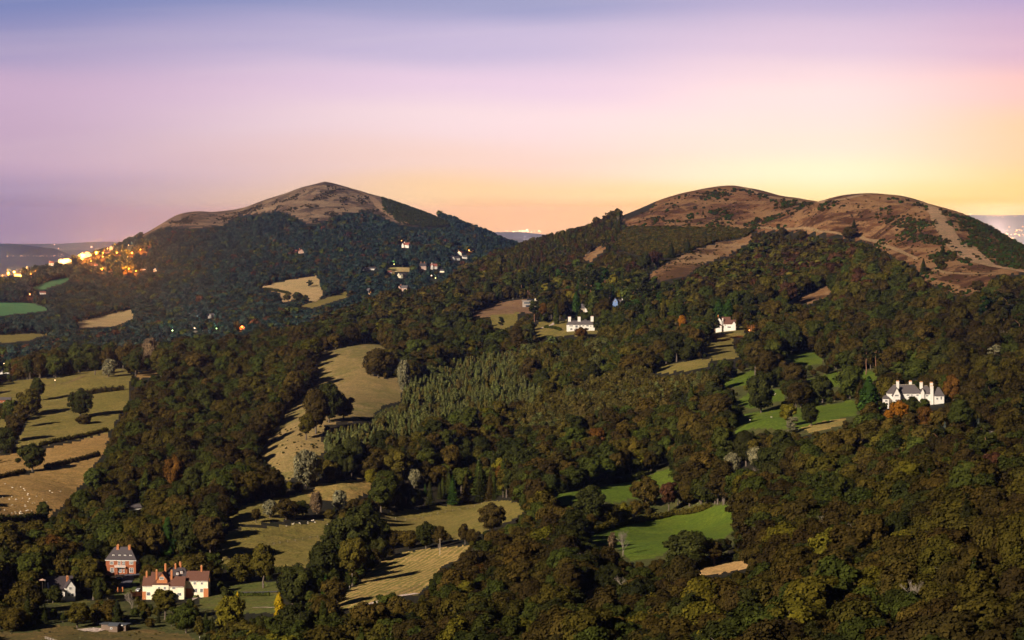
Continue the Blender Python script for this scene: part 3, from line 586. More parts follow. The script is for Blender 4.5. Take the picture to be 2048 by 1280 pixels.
class House:
    def __init__(s, name, px, rowb, Y, label, cat='house', rz=0.0, group=None, clear=None, sc=1.0, snap=False):
        if snap: Y = hit(px, rowb)[1]
        s.px, s.Y = px, Y; z = H - (rowb - EYE) / F * Y
        s.root = empty(name, ((px - 1024) / F * Y, Y, z), rz, sc); tag(s.root, label, cat, group)
        gz = float(ground(px, Y)); 
        if abs(gz - z) > 3.5: print('house', name, px, 'ground-z', round(gz - z, 1))
        s.W = {}; s.R = {}
        if clear: CLEARINGS.append((clear, Y, Y + 1, 'house'))
        if Y < 3000: SUNNY.append(((px - 1024) / F * Y, Y, 11 if name in ('manor_house', 'white_mansion') else 6))
    def block(s, x0, x1, y0, y1, ze, zr, roof='x', wm='white', rm='slate', z0=0.0, ov=.45, hip=None):
        w = s.W.setdefault(wm, PB()); r = s.R.setdefault(rm, PB()); zf = z0 - 4
        if roof in ('x', 'y'):
            p0, p1 = (y0, y1) if roof == 'x' else (x0, x1); a0, a1 = (x0, x1) if roof == 'x' else (y0, y1); m = (p0 + p1) / 2
            sl = (zr - ze) / (m - p0); th = .22
            w.extrude([(p0, zf), (p1, zf), (p1, ze), (m, zr - .05), (p0, ze)], a0, a1, roof)
            r.extrude([(p0 - ov, ze - ov * sl + .02), (m, zr + .02), (p1 + ov, ze - ov * sl + .02), (p1 + ov, ze - ov * sl + th), (m, zr + th + .1), (p0 - ov, ze - ov * sl + th)], a0 - ov * .6, a1 + ov * .6, roof)
        elif roof == 'flat':
            w.box(x0, x1, y0, y1, zf, ze); r.box(x0 - ov, x1 + ov, y0 - ov, y1 + ov, ze + .003, zr)
        else:
            w.box(x0, x1, y0, y1, zf, ze); h = hip if hip is not None else min((y1 - y0), (x1 - x0)) / 2 * .98; ym = (y0 + y1) / 2; X0, X1, Y0, Y1 = x0 - ov, x1 + ov, y0 - ov, y1 + ov
            zb = ze + .003; a, b = (X0 + h, ym, zr), (X1 - h, ym, zr)
            if roof == 'mans': a, b, c, d = (X0 + h, ym - 1, zr), (X1 - h, ym - 1, zr), (X1 - h, ym + 1, zr), (X0 + h, ym + 1, zr)
            B = [(X0, Y0, zb), (X1, Y0, zb), (X1, Y1, zb), (X0, Y1, zb)]
            r.poly(B[::-1])
            if roof == 'mans': r.poly([B[0], B[1], b, a]); r.poly([B[2], B[3], d, c]); r.poly([B[1], B[2], c, b]); r.poly([B[3], B[0], a, d]); r.poly([a, b, c, d])
            else: r.poly([B[0], B[1], b, a]); r.poly([B[2], B[3], a, b]); r.poly([B[1], B[2], b]); r.poly([B[3], B[0], a])
    def chimney(s, x, y, z0, z1, w=.9, mat='orangebrick', pots=2, d=None):
        d = d or w; p = PB(); p.box(x - w / 2, x + w / 2, y - d / 2, y + d / 2, z0, z1); p.box(x - w / 2 - .1, x + w / 2 + .1, y - d / 2 - .1, y + d / 2 + .1, z1 + .002, z1 + .2)
        c = p.build('chimney', HM[mat], s.root)
        for i in range(pots): q = PB(); q.cyl(x + (i - (pots - 1) / 2) * w / max(1, pots) , y, z1 + .2, z1 + .85, .17, .13); q.build('chimney_pot', HM['pot'], c)
    def window(s, x, y, z, w, h, side='f', nx=2, nz=1, lit=None, glass='glass', parent=None):
        """(x, z) lower-left corner on a face at y (front) or at x for side 'r' / 'l'"""
        f = PB(); g = PB(); t = .12
        def bx(pb, a0, a1, z0, z1, d0, d1):
            if side == 'f': pb.box(a0, a1, y - d1, y - d0, z0, z1)
            elif side == 'r': pb.box(x + d0, x + d1, a0, a1, z0, z1)
            else: pb.box(x - d1, x - d0, a0, a1, z0, z1)
        A = x if side == 'f' else y
        bx(f, A, A + w, z, z + t, .003, .12); bx(f, A, A + w, z + h - t, z + h, .003, .12); bx(f, A, A + t, z + t, z + h - t, .003, .11); bx(f, A + w - t, A + w, z + t, z + h - t, .003, .11)
        for i in range(1, nx): c = A + w * i / nx; bx(f, c - .05, c + .05, z + t, z + h - t, .003, .10)
        for i in range(1, nz): c = z + h * i / nz; bx(f, A + t, A + w - t, c - .04, c + .04, .003, .09)
        bx(g, A + t * .8, A + w - t * .8, z + t * .8, z + h - t * .8, .002, .05)
        fr = f.build('window', HM['frame'], parent or s.root); g.build('pane', lit or HM[glass], fr); return fr
    def dormer(s, x, y, z, w=1.5, h=1.5, wm='white', rm='darktile', dep=1.6):
        p = PB(); p.box(x - w / 2, x + w / 2, y, y + dep, z, z + h); d = p.build('dormer', HM[wm], s.root)
        r = PB(); r.extrude([(x - w / 2 - .15, z + h), (x + w / 2 + .15, z + h), (x, z + h + w * .42)], y - .15, y + dep + .6, 'y'); r.build('roof', HM[rm], d)
        s.window(x - w * .36, y, z + .2, w * .72, h - .3, parent=s.root, nx=2, nz=2)
    def extra(s, name, mat, fn, split=True):
        p = PB(); fn(p); m = HM[mat] if isinstance(mat, str) else mat
        if not split: return p.build(name, m, s.root)
        comp = list(range(len(p.v)))          # every separate piece becomes a part of its own
        def fd(a):
            while comp[a] != a: a = comp[a]
            return a
        for f in p.f:
            for a in f[1:]: comp[fd(a)] = fd(f[0])
        roots = sorted(set(fd(i) for i in range(len(p.v))))
        for r in roots:
            ids = [i for i in range(len(p.v)) if fd(i) == r]; mp = {a: b for b, a in enumerate(ids)}; q = PB(); q.v = [p.v[i] for i in ids]; q.f = [tuple(mp[a] for a in f) for f in p.f if fd(f[0]) == r]; q.build(name, m, s.root)
    def done(s):
        for k, p in s.W.items(): p.build('wall' if k in ('cream', 'white', 'pink', 'bluewall', 'concrete', 'stone', 'timber') else 'brick_wall', HM[k], s.root)
        for k, p in s.R.items(): p.build('roof', HM[k], s.root)
        return s.root
RNG = random.Random(3)

def manor():
    h = House('manor_house', 352.8, 1193, 1400, 'large cream manor with brown tiled roofs and many tall orange chimneys', rz=-.05,
              clear=[(283, 1178), (284, 1150), (300, 1136), (330, 1130), (372, 1128), (420, 1135), (424, 1185), (405, 1192), (375, 1190), (362, 1180), (325, 1180), (310, 1190), (286, 1196)])
    X = lambda q: (q - 1180) / 28.3
    h.block(X(722), X(900), -1.5, 6, 5.5, 9.2, 'x', 'cream', 'browntile')
    h.block(X(860), X(1085), -2.5, 6, 6.0, 8.2, 'hip', 'cream', 'browntile', hip=1.5)
    h.block(X(915), X(1062), -1.6, 8, 8.0, 11.4, 'y', 'orangebrick', 'browntile')
    h.block(X(1080), X(1295), -2, 6, 5.4, 9.2, 'x', 'cream', 'browntile')
    h.block(X(985), X(1310), 5, 14, 8.8, 12.9, 'hip', 'cream', 'darktile', hip=2.5)
    h.block(X(1300), X(1600), 3, 10.5, 7.6, 11.3, 'x', 'cream', 'browntile', z0=1.5)
    h.block(X(800), X(940), 5.8, 12, 7.6, 10.4, 'x', 'cream', 'browntile')
    for q, y, z0, z1, w in ((762, 2, 8, 11.2, .8), (908, 0, 8, 12.2, .8), (1000, 6, 9, 14.4, .9), (1125, 9, 11, 14.2, .8), (1182, 11, 11.5, 14.8, 1.1), (1110, 1, 8, 12.0, .9), (1495, 6.7, 10.5, 13.6, .8)):
        h.chimney(X(q), y, z0, z1, w)
    h.dormer(X(1168), 5.6, 9.6, 1.3, 1.3, 'pink'); h.dormer(X(1222), 6.2, 10.2, 1.3, 1.3, 'pink')
    h.window(X(955), -1.6, 8.3, 2.1, 1.3, nx=4); h.window(X(940), -2.5, 3.6, 1.0, 1.5); h.window(X(1015), -2.5, 3.6, 1.2, 1.5, nx=3)
    h.window(X(775), -1.5, .5, 2.0, 1.8, nx=3); h.window(X(1130), -2, 3.7, 1.7, 1.2, nx=4); h.window(X(1200), -2, .6, 2.0, 1.5, nx=3); h.window(X(1100), -2, .6, 1.2, 1.5)
    h.window(X(1398), 3, 5.4, 1.4, 1.3, nx=3); h.window(X(1335), 3, 5.6, .8, 1.1); h.window(X(1500), 3, 5.4, 1.1, 1.2); h.window(X(1380), 3, 1.6, 2.6, 2.0, nx=4); h.window(X(1490), 3, 1.6, 1.5, 2.0, nx=3)
    h.window(X(1600), 6.3, 6.3, 1.1, 1.9, 'r', nx=2, lit=M_LITW); h.window(X(1600), 4.4, 5.9, .7, 1.3, 'r', nx=1); h.window(X(1600), 5, 1.8, 1.6, 1.7, 'r', nx=3)
    h.window(X(1295), 0, 2.6, 1.2, 1.6, 'r'); h.window(X(1295), 2.6, 2.6, 1.2, 1.6, 'r')
    h.extra('brick_plinth', 'orangebrick', lambda p: (p.box(X(718), X(768), -1.58, -.9, -4, 2.5), p.box(X(1540), X(1605), 2.92, 3.5, -2.5, 3.6), p.box(X(1297), X(1400), 2.93, 3.5, -2.5, 3.6)))
    h.extra('gutter', 'frame', lambda p: (p.box(X(722), X(855), -2.08, -1.98, 5.0, 5.12), p.box(X(1300), X(1600), 2.44, 2.54, 7.06, 7.18), p.box(X(1085), X(1290), -2.56, -2.46, 4.9, 5.02)))
    h.extra('solar_panel', 'glass', lambda p: p.extrude([(6.4, 8.15), (8.2, 9.75), (8.2, 9.85), (6.4, 8.25)], X(822), X(895), 'x'))
    h.done()
def brick_house():
    h = House('brick_house', 242, 1146, 1480, 'red brick house with steep dark roof, white dormers and white balcony', rz=-.12,
              clear=[(210, 1140), (212, 1110), (222, 1098), (232, 1088), (262, 1090), (274, 1118), (276, 1142), (250, 1150), (216, 1147)])
    X = lambda q: (q - 425) / 26.8
    h.block(X(212), X(632), 0, 9, 6.6, 12.9, 'mans', 'brick', 'darktile', hip=4.2, ov=.5)
    h.chimney(X(360), 3.2, 9, 13.6, 1.2); h.chimney(X(522), 3.2, 9, 13.4, 1.2)
    for q in (313, 400, 475, 552): h.dormer(X(q), .9, 7.9, 1.25, 1.35)
    h.extra('cornice', 'frame', lambda p: p.box(X(212) - .3, X(632) + .3, -.3, -.003, 6.25, 6.58))
    h.window(X(540), 0, 4.4, 2.1, 1.7, nx=4, nz=2); h.window(X(542), 0, .2, 2.1, 2.5, nx=2, nz=3); h.window(X(275), 0, .2, 1.9, 2.4, nx=2, nz=3); h.window(X(270), 0, 4.2, 1.9, 1.7, nx=3, nz=2)
    h.window(X(380), 0, 3.9, 1.4, 2.2, nx=2, nz=2); h.window(X(440), 0, 3.9, 1.5, 2.2, nx=2, nz=2); h.window(X(455), 0, .2, 1.2, 2.3, nx=2); h.window(X(385), 0, .2, 1.8, 2.3, nx=3)
    def balc(p):
        p.box(X(345), X(498), -1.9, -.003, 3.1, 3.35)
        for q in np.linspace(X(347), X(496), 9): p.box(q - .05, q + .05, -1.88, -1.78, 3.353, 4.1)
        p.box(X(345), X(498), -1.9, -1.76, 4.103, 4.25)
    h.extra('balcony', 'frame', balc, False); h.extra('pillar', 'brick', lambda p: (p.box(X(488), X(500), -1.85, -1.4, -1, 3.09), p.box(X(350), X(362), -1.85, -1.4, -1, 3.09)))
    h.window(X(632), 2, 4.2, 1.4, 1.6, 'r'); h.window(X(632), 5, 4.2, 1.4, 1.6, 'r')
    h.done()
def gabled_white():
    h = House('gabled_house', 126, 1196, 1390, 'white gabled house with long dark sweeping roof beside a parasol', rz=.35,
              clear=[(88, 1168), (108, 1140), (131, 1130), (156, 1156), (156, 1196), (146, 1200), (120, 1199), (98, 1185)])
    h.block(-7.5, 5.6, 1, 9.5, 4.3, 9.6, 'x', 'white', 'darktile'); h.block(.9, 5.3, -3.0, 4, 5.3, 8.4, 'y', 'white', 'darktile', ov=.35)
    h.chimney(2.6, 2.4, 7.5, 9.6, 1.0); h.window(2.3, -3.0, 4.2, 1.3, 1.3, nx=2); h.window(1.6, -3.0, 1.0, 1.3, 1.5); h.window(3.6, -3.0, 1.0, 1.1, 1.5)
    h.window(-5, 1, 1.5, 1.6, 1.5, nx=3); h.window(-2, 1, 1.5, 1.6, 1.5, nx=3)
    h.extra('skylight', 'frame', lambda p: (p.extrude([(1.1, 4.6), (3.2, 7.2), (3.2, 7.35), (1.1, 4.75)], -7.2, -6.4, 'x'), p.extrude([(1.1, 4.6), (2.4, 6.2), (2.4, 6.35), (1.1, 4.75)], -4.2, -3.0, 'x')))
    h.done()
def long_white():
    h = House('white_mansion', 1826, 808, 1700, 'long white roughcast house with grey roofs and orange-potted white chimneys among orange trees', rz=.04,
              clear=[(1763, 797), (1775, 776), (1788, 758), (1862, 760), (1880, 776), (1892, 790), (1888, 812), (1868, 814), (1858, 802), (1845, 794), (1800, 797)])
    X = lambda q: (q - 920) / 36.4
    h.block(X(405), X(1120), 2, 9, 6.1, 11.0, 'hip', 'white', 'slate', hip=4.0)
    h.block(X(1080), X(1370), 1, 8, 5.8, 10.4, 'hip', 'white', 'slate', hip=3.5)
    h.block(X(485), X(640), -1.2, 5, 5.4, 9.6, 'y', 'white', 'slate'); h.block(X(1375), X(1570), -2.5, 5.5, 4.8, 9.8, 'hip', 'white', 'slate', hip=2.6)
    h.block(X(1090), X(1165), .2, 3, 6.8, 8.9, 'y', 'white', 'slate', ov=.2); h.block(X(290), X(400), -1, 3.5, 3.2, 5.2, 'hip', 'white', 'slate', hip=1.4)
    h.chimney(X(625), 5.5, 9, 12.8, 1.6, 'white', 3, 1.0); h.chimney(X(600), 1.6, 8, 11.0, 1.5, 'white', 0, 1.0); h.chimney(X(903), 6, 9, 12.6, 1.6, 'white', 4, 1.0)
    h.chimney(X(1122), 4, 8.5, 12.2, 1.7, 'white', 3, 1.0); h.chimney(X(1345), 4.6, 8.5, 11.8, 1.7, 'white', 4, 1.0); h.chimney(X(1322), -.2, -4, 10.2, 1.7, 'white', 3, 1.1)
    h.window(X(520), -1.2, 4.6, 2.3, 1.1, nx=4); h.window(X(530), -1.2, 1.5, 2.2, 1.4, nx=4); h.window(X(790), 2, 4.6, 1.9, 1.0, nx=4); h.window(X(880), 2, 4.6, 1.3, 1.0, nx=3); h.window(X(1000), 2, 4.5, 1.6, 1.1, nx=3)
    h.window(X(1490), -2.5, 2.6, .9, 2.0, nx=1); h.window(X(1400), -2.5, 2.6, 1.2, 1.3); h.window(X(1200), 1, 4.2, 1.6, 1.2, nx=3); h.window(X(700), 2, 1.4, 1.8, 1.4, nx=3); h.window(X(310), -1, 1.3, 1.6, 1.3, nx=3)
    h.extra('ridge_tiles', 'stone', lambda p: (p.box(X(405) + 3.6, X(1120) - 3.6, 5.35, 5.65, 10.95, 11.15), p.box(X(1080) + 3.1, X(1370) - 3.1, 4.35, 4.65, 10.35, 10.55)))
    h.done()
def white_three():
    h = House('white_villa', 1161, 661, 2600, 'white villa with grey hipped roof and three massive white chimneys', rz=0,
              clear=[(1133, 658), (1134, 640), (1137, 632), (1187, 632), (1190, 645), (1190, 655), (1150, 661)])
    X = lambda q: (q - 1112) / 17.6
    h.block(X(895), X(1335), 0, 8, 5.2, 8.8, 'hip', 'white', 'slate', hip=3)
    for q, r in ((940, 3), (1092, 3), (1296, 3)): h.chimney(X(q), 3.5, 6, 12.0 if q != 1296 else 12.5, 2.6, 'white', 0, 1.3)
    h.extra('chimney_cap', 'redtile', lambda p: [p.box(X(q) - 1.1, X(q) + 1.1, 3, 4, z + .21, z + .5) for q, z in ((940, 12.0), (1092, 12), (1296, 12.5))])
    for q, w, z, hh in ((935, 3.4, 3.6, 1.1), (1030, 2.2, 2.4, 2.4), (1085, 1.8, 3.6, 1.2), (1140, 1.8, 3.6, 1.2), (1200, 2.4, 3.6, 1.2), (950, 2.0, .4, 1.8), (1060, 3.2, .3, 1.6), (1260, 1.4, 3.3, 1.2), (1220, 1.5, .8, 1.4)): h.window(X(q), 0, z, w, hh, nx=3)
    h.block(X(1160), X(1225), 9, 13, 8, 9.5, 'hip', 'stone', 'slate', hip=1.5)
    h.done()
def coach():
    h = House('coach_house', 1155, 622, 2760, 'long low slate-roofed coach house with small green cupola', rz=0,
              clear=[(1136, 620), (1137, 608), (1172, 608), (1175, 619), (1160, 620)])
    h.block(-10, 9.5, 0, 6, 3.0, 6.4, 'x', 'stone', 'slate'); h.block(7, 10.2, -1, 6, 3.2, 6.0, 'y', 'white', 'slate', ov=.2); h.window(-3, 0, 1, 1.5, 1.2); h.window(2, 0, 1, 1.5, 1.2)
    h.extra('cupola', 'copper', lambda p: (p.cyl(.8, 3, 6.2, 7.8, .75), p.cyl(.8, 3, 7.8, 9.4, .85, .05), p.cyl(.8, 3, 9.3, 11.2, .06, .03)), False)
    h.done()
def modern():
    h = House('modern_house', 1062, 613, 2850, 'flat-roofed modern house with a row of tall glass panes', rz=.02, clear=[(1046, 612), (1046, 598), (1068, 597), (1072, 606), (1064, 612)])
    h.block(-8.3, 7.0, 0, 8, 5.3, 5.9, 'flat', 'concrete', 'concrete', ov=.7); h.window(-7.0, 0, 2.3, 9.8, 2.4, nx=10, glass='glass')
    h.extra('recess_dark_sheet', 'glass', lambda p: p.box(-5.2, 1.5, -.03, -.004, -.5, 1.4)); h.chimney(4.2, 4, 5.9, 7.6, 1.0, 'cream', 0)  # flat dark sheet on the wall stands in for a recess
    h.extra('solar_panel', 'glass', lambda p: p.extrude([(3, 5.95), (6, 7.0), (6, 7.1), (3, 6.05)], -4, 3, 'x')); h.done()
def bluewhite():
    h = House('blue_cottage', 1238, 612, 2850, 'small cottage with pale blue gable and tall white chimney', rz=.1, clear=[(1225, 611), (1225, 599), (1231, 596), (1246, 599), (1250, 604), (1238, 612)])
    h.block(-6, -1.6, -2, 4, 4.6, 7.6, 'y', 'bluewall', 'slate', ov=.25); h.block(-1.6, 6.5, 0, 6, 2.9, 5.9, 'x', 'white', 'slate'); h.chimney(3.9, 3, 5, 8.8, 1.1, 'white', 0)
    h.window(-4.6, -2, 3.9, 1.4, 1.3); h.window(-.8, 0, .8, 1.6, 1.4, nx=3); h.window(3, 0, .8, 1.6, 1.4, nx=3); h.done()
def redwhite():
    h = House('white_hill_house', 1451, 657, 2500, 'white house with brown tiled roofs below two dark green cypresses', rz=-.1, clear=[(1430, 656), (1431, 637), (1437, 632), (1455, 632), (1472, 643), (1472, 654), (1462, 657)])
    h.block(-8.4, -3.2, -2, 5, 6.6, 9.4, 'y', 'white', 'browntile', ov=.3); h.block(-3.2, 4, 1, 8, 6.2, 9.6, 'x', 'white', 'browntile'); h.block(-1.6, 8.6, -1, 5, 4.2, 7.2, 'x', 'white', 'browntile')
    h.block(5.8, 8.8, -2.6, 3, 4.0, 6.2, 'y', 'white', 'browntile', ov=.25); h.block(-8.4, -3.2, -3.2, -2.02, 2.4, 3.2, 'flat', 'white', 'browntile', ov=.2)
    h.chimney(-6.4, 2, 8.8, 10.8, .7); h.chimney(-2.4, -.4, -2, 8.8, .9, 'white', 0)
    for x, y, z, w in ((-6.6, -2, 4.4, 1.5), (-6.8, -3.2, .5, 2.4), (-1, -1, 2.2, 1.2), (1.6, -1, .6, 3.2), (1.4, 1, 5.0, 1.2), (-2.8, 1, 4.8, 1.0)): h.window(x, y, z, w, 1.3, nx=3)
    h.done()
    g = House('garage_cottage', 1509, 652, 2480, 'low pale cottage half hidden right of the white hill house', rz=.1, snap=True); g.block(-3.5, 3.5, 0, 5, 2.6, 4.6, 'x', 'concrete', 'slate'); g.window(-2.5, 0, .7, 1.3, 1.2); g.window(.8, 0, .7, 1.5, 1.2, lit=M_LITW); g.done()
def stable():
    h = House('stable', 229, 1263, 1240, 'low open stable with black corrugated roof on a bare yard', 'stable', rz=-.25, snap=True, clear=[(192, 1258), (200, 1240), (250, 1243), (258, 1256), (235, 1264), (200, 1264)])
    h.block(-7.2, 4.5, 2, 7, 2.8, 3.0, 'flat', 'timber', 'tin', ov=.6); h.block(-2.4, 1.8, -1.2, 3, 2.7, 3.4, 'x', 'timber', 'tin', ov=.4); h.window(-1.5, -1.2, 1.2, .9, .8, nx=1, glass='glass')
    h.extra('loft_hatch', 'frame', lambda p: p.box(2.2, 3.4, 1.2, 1.9, 2.5, 2.8)); h.done()
for f_ in (manor, brick_house, gabled_white, long_white, white_three, coach, modern, bluewhite, redwhite, stable): f_()
def small_house(name, px, rw, Y, w, hh, label, wm='white', rm='redtile', rz=0.0, ax='x', lit=None, ch=1, d=7, clr=True, wing=False, cat='house'):
    s = F / Y; h = House(name, px, rw, Y, label, cat, rz=rz, snap=True, clear=[(px - w * s * .5, rw), (px - w * s * .5, rw - hh * s * .55), (px - w * s * .25, rw - hh * s), (px + w * s * .25, rw - hh * s), (px + w * s * .5, rw - hh * s * .55), (px + w * s * .5, rw)] if clr else None)
    ze = hh * .58; h.block(-w / 2, w / 2, 0, d, ze, hh * .95, ax, wm, rm)
    if wing: h.block(-w * .5, -w * .15, -2.2, d * .6, ze * .95, hh * .9, 'y', wm, rm, ov=.25)
    for i in range(ch): h.chimney(-w * .3 + i * w * .55, d / 2, hh * .7, hh * 1.12, .9, 'orangebrick' if wm != 'white' else 'white', 1)
    n = max(2, int(w / 3.2))
    for i in range(n):
        x = -w / 2 + w * (i + .5) / n - .6
        if wing and x < -w * .1: continue
        h.window(x, 0, ze * .12, 1.2, ze * .32, lit=lit if i % 2 == 0 else None)
        if ze > 4: h.window(x, 0, ze * .58, 1.2, ze * .3, lit=lit if i % 3 == 1 else None)
    if wing: h.window(-w * .38, -2.2, ze * .2, w * .12, ze * .4, lit=lit)
    h.done(); return h
SH = small_house
SH('cottage', 14, 1190, 1400, 9, 5.2, 'brown-roofed cottage cut off by the left edge of the picture', 'pink', 'browntile', rz=.1)
SH('cottage', 268, 1023, 1640, 10, 4.2, 'white cottage with grey roof half hidden above the village trees', 'white', 'slate', rz=.5, ch=1)
SH('barn', 3, 806, 2330, 14, 4.4, 'long low brick barn with grey roof at the left picture edge', 'brick', 'slate', rz=.05, ch=0, cat='barn')
SH('cottage', 9, 748, 2780, 15, 4.8, 'row of dark-roofed white cottages in the trees at far left', 'white', 'darkroof', ch=2)
SH('lodge', 1985, 874, 1440, 6, 4.0, 'tiny pink lodge with blue-grey roof at the right wood edge', 'pink', 'slate', clr=True)
FARG = 'houses scattered on the far hillside'
for px, rw, Y, w, hh, lab, wm, rm, rz, ax, lit, ch, wing in [
 (811, 496, 4850, 12, 9, 'tall white house with red roof standing highest on the far wooded slope', 'white', 'redtile', -.5, 'x', M_LITW2, 1, True),
 (739, 541, 4600, 20, 5.5, 'long white bungalow with dark roof in the far wood', 'white', 'darkroof', 0, 'x', None, 0, True),
 (846, 540, 4500, 10, 11, 'pink brick house with dark roof left of the white red-roofed one', 'pink', 'darkroof', .1, 'x', None, 2, False),
 (868, 539, 4480, 10, 9, 'white house with red roof right of the pink brick house', 'white', 'redtile', .1, 'x', None, 1, True),
 (918, 512, 4650, 9, 8.5, 'gabled cream house above the white house near the saddle', 'cream', 'redtile', -.5, 'y', None, 1, False),
 (911, 521, 4600, 15, 7, 'white house with dark roof below the gabled cream one', 'white', 'darkroof', .4, 'x', None, 1, True),
 (944, 505, 4800, 7, 7, 'small white house with a yellow light nearest the saddle', 'white', 'redtile', .3, 'x', M_LITW2, 0, False),
 (805, 583, 4150, 14, 9, 'pink gabled house with long grey roof low on the far slope', 'pink', 'slate', -.4, 'x', None, 1, True),
 (806, 556, 4350, 11, 8, 'small cream house with dark roof between autumn trees', 'cream', 'darkroof', .6, 'x', None, 0, True),
 (740, 590, 4050, 5, 10, 'narrow stone gable lit warm at the wood edge', 'stone', 'slate', .8, 'y', M_LITW2, 0, False),
 (930, 518, 4600, 7, 6, 'small white cottage right of the white house with dark roof', 'white', 'slate', .2, 'x', None, 0, False),
 (884, 546, 4450, 7, 6, 'small cream cottage below the white house with red roof', 'cream', 'darkroof', -.3, 'x', None, 0, False),
 (780, 548, 4500, 6, 5, 'small white cottage at the left end of the small far clearing', 'white', 'redtile', .3, 'x', None, 0, False),
 (603, 507, 4800, 9, 7, 'red-gabled house with white bay alone in the far wood', 'pink', 'redtile', .2, 'y', None, 1, False),
 (590, 506, 4790, 6, 5, 'small red-roofed outbuilding left of the red-gabled house', 'pink', 'redtile', 0, 'x', None, 0, False),
 (423, 636, 3800, 10, 6.5, 'white house with pale roof in the left valley', 'white', 'slate', .5, 'x', None, 0, True),
 (485, 633, 3800, 4, 5.5, 'narrow pinkish house in the left valley', 'pink', 'redtile', 0, 'y', None, 0, False),
 (484, 660, 3600, 6, 6, 'small orange-lit house in the left valley', 'pink', 'redtile', 0, 'y', M_LITW, 0, False),
 (412, 662, 3600, 5, 5, 'small pink cottage beside the bright garden lamp', 'pink', 'redtile', .4, 'x', None, 0, False),
 (142, 717, 3000, 11, 5, 'pinkish cottages roofed grey beyond the left pasture', 'pink', 'slate', .3, 'x', None, 1, False),
 (230, 702, 3100, 8, 5, 'dark cottage with one orange lit window beyond the left wood', 'timber', 'darkroof', 0, 'x', M_LITW, 0, False),
 (86, 589, 4450, 9, 5, 'small white farmhouse with reddish roof beside the far green field', 'white', 'redtile', .3, 'x', None, 0, False),
 (168, 639, 4050, 8, 3, 'white shed with dark red roof above the small far pasture', 'white', 'redtile', 0, 'x', None, 0, False),
 (222, 500, 5000, 8, 8, 'pale gabled house highest among the town houses', 'stone', 'slate', -.5, 'y', None, 0, False),
 (214, 508, 4960, 9, 7, 'pale grey house just left of the orange lit wood', 'stone', 'slate', .3, 'x', None, 0, False),
 (236, 544, 4700, 5, 8, 'narrow white house among orange lit trees', 'white', 'slate', .1, 'y', None, 0, False),
 (221, 545, 4700, 7, 6, 'white house left of the narrow white one', 'white', 'redtile', .4, 'x', M_LITW2, 0, False),
 (286, 541, 4750, 9, 4, 'low white house with blue-grey roof in the far wood', 'white', 'slate', 0, 'x', None, 0, False),
 (310, 544, 4730, 6, 7, 'brightly lit orange house right of the lit wood', 'cream', 'redtile', 0, 'y', M_LITW2, 0, False),
 (103, 530, 5180, 9, 7, 'white house with dark red roof left of the big terrace', 'white', 'redtile', .2, 'x', None, 1, False),
 (36, 551, 4980, 14, 5, 'low lit building below the bright orange street lamp', 'cream', 'slate', 0, 'x', M_LITW2, 0, False),
 (54, 541, 5050, 4, 9, 'thin white gable beside the dark maroon tree at far left', 'white', 'slate', .2, 'y', None, 0, False),
 (192, 532, 4850, 7, 4, 'orange lit small house below the town lamps', 'pink', 'redtile', 0, 'x', M_LITW, 0, False)]:
    small_house('house', px, rw, Y, w, hh, lab, wm, rm, rz, ax, lit, ch, wing=wing, clr=(w * F / Y > 7))
def terrace(px, rw, Y, w, hh, lab, wm, fl):
    s = F / Y; h = House('hotel', px, rw, Y, lab, 'hotel', snap=True, clear=[(px - w * s / 2, rw), (px - w * s / 2, rw - hh * s), (px + w * s / 2, rw - hh * s), (px + w * s / 2, rw)])
    h.block(-w / 2, w / 2, 0, 10, hh * .9, hh, 'hip', wm, 'slate', hip=3); n = int(w / 3)
    for f in range(fl):
        for i in range(n): h.window(-w / 2 + w * (i + .5) / n - .6, 0, .8 + f * hh * .85 / fl, 1.2, 1.6, lit=M_LITW2 if (i * 7 + f * 3) % 3 else None)
    h.block(w * .05, w * .3, 1, 9, hh * 1.25, hh * 1.4, 'hip', wm, 'slate', hip=3)
    for i in range(3): h.chimney(-w * .35 + i * w * .3, 6, hh * .9, hh * 1.25, 1.2, 'white', 2)
    h.done()
terrace(130, 524, 5150, 24, 5, 'white three-storey terrace lit by street lamps in the hillside town', 'white', 2)
terrace(172, 515, 5150, 20, 8, 'big yellow-lit block between the two brightest town lamps', 'cream', 2)

# ------------------------------------------------------------------ cars, parasol, fences, pole, signs of life near the houses
def car(px, rw, Y, rz, col, label):
    x, z = (px - 1024) / F * Y, None; g = float(ground(px, Y)); r = empty('parked_car', (x, Y, g + .02), rz); tag(r, label, 'car', 'cars parked by the brick house')
    P = [(-2.1, .35), (-2.1, .8), (-1.9, .95), (-1.1, 1.0), (-.5, 1.42), (.9, 1.45), (1.7, 1.02), (2.1, .95), (2.15, .35)]
    p = PB(); p.extrude(P, -.85, .85, 'y'); m = plain_mat('car paint', col, .3, .03, 1, spec=.6)
    p.build('body', m, r)
    q = PB(); q.extrude([(-1.0, 1.02), (-.48, 1.36), (.86, 1.39), (1.5, 1.04)], -.87, .87, 'y'); q.extrude([(-1.16, 1.0), (-1.1, 1.02), (-.56, 1.42), (-.6, 1.42)], -.7, .7, 'y'); q.build('windscreen', HM['glass'], r)
    for sx in (-1.3, 1.3):
        for sy in (-.8, .8):
            w = PB()
            b = len(w.v)
            for y in (sy - .12, sy + .12):
                for i in range(12): w.v.append((sx + .34 * cos(i * pi / 6), y, .34 + .34 * sin(i * pi / 6)))
            w.f.append(tuple(range(12))); w.f.append(tuple(range(23, 11, -1)))
            for i in range(12): j = (i + 1) % 12; w.f.append((j, i, 12 + i, 12 + j))
            w.build('wheel', HM['darkroof'], r)
    for sy in (-.6, .6): l = PB(); l.box(-2.14, -2.08, sy - .16, sy + .16, .62, .78); l.build('headlight', HM['frame'], r)
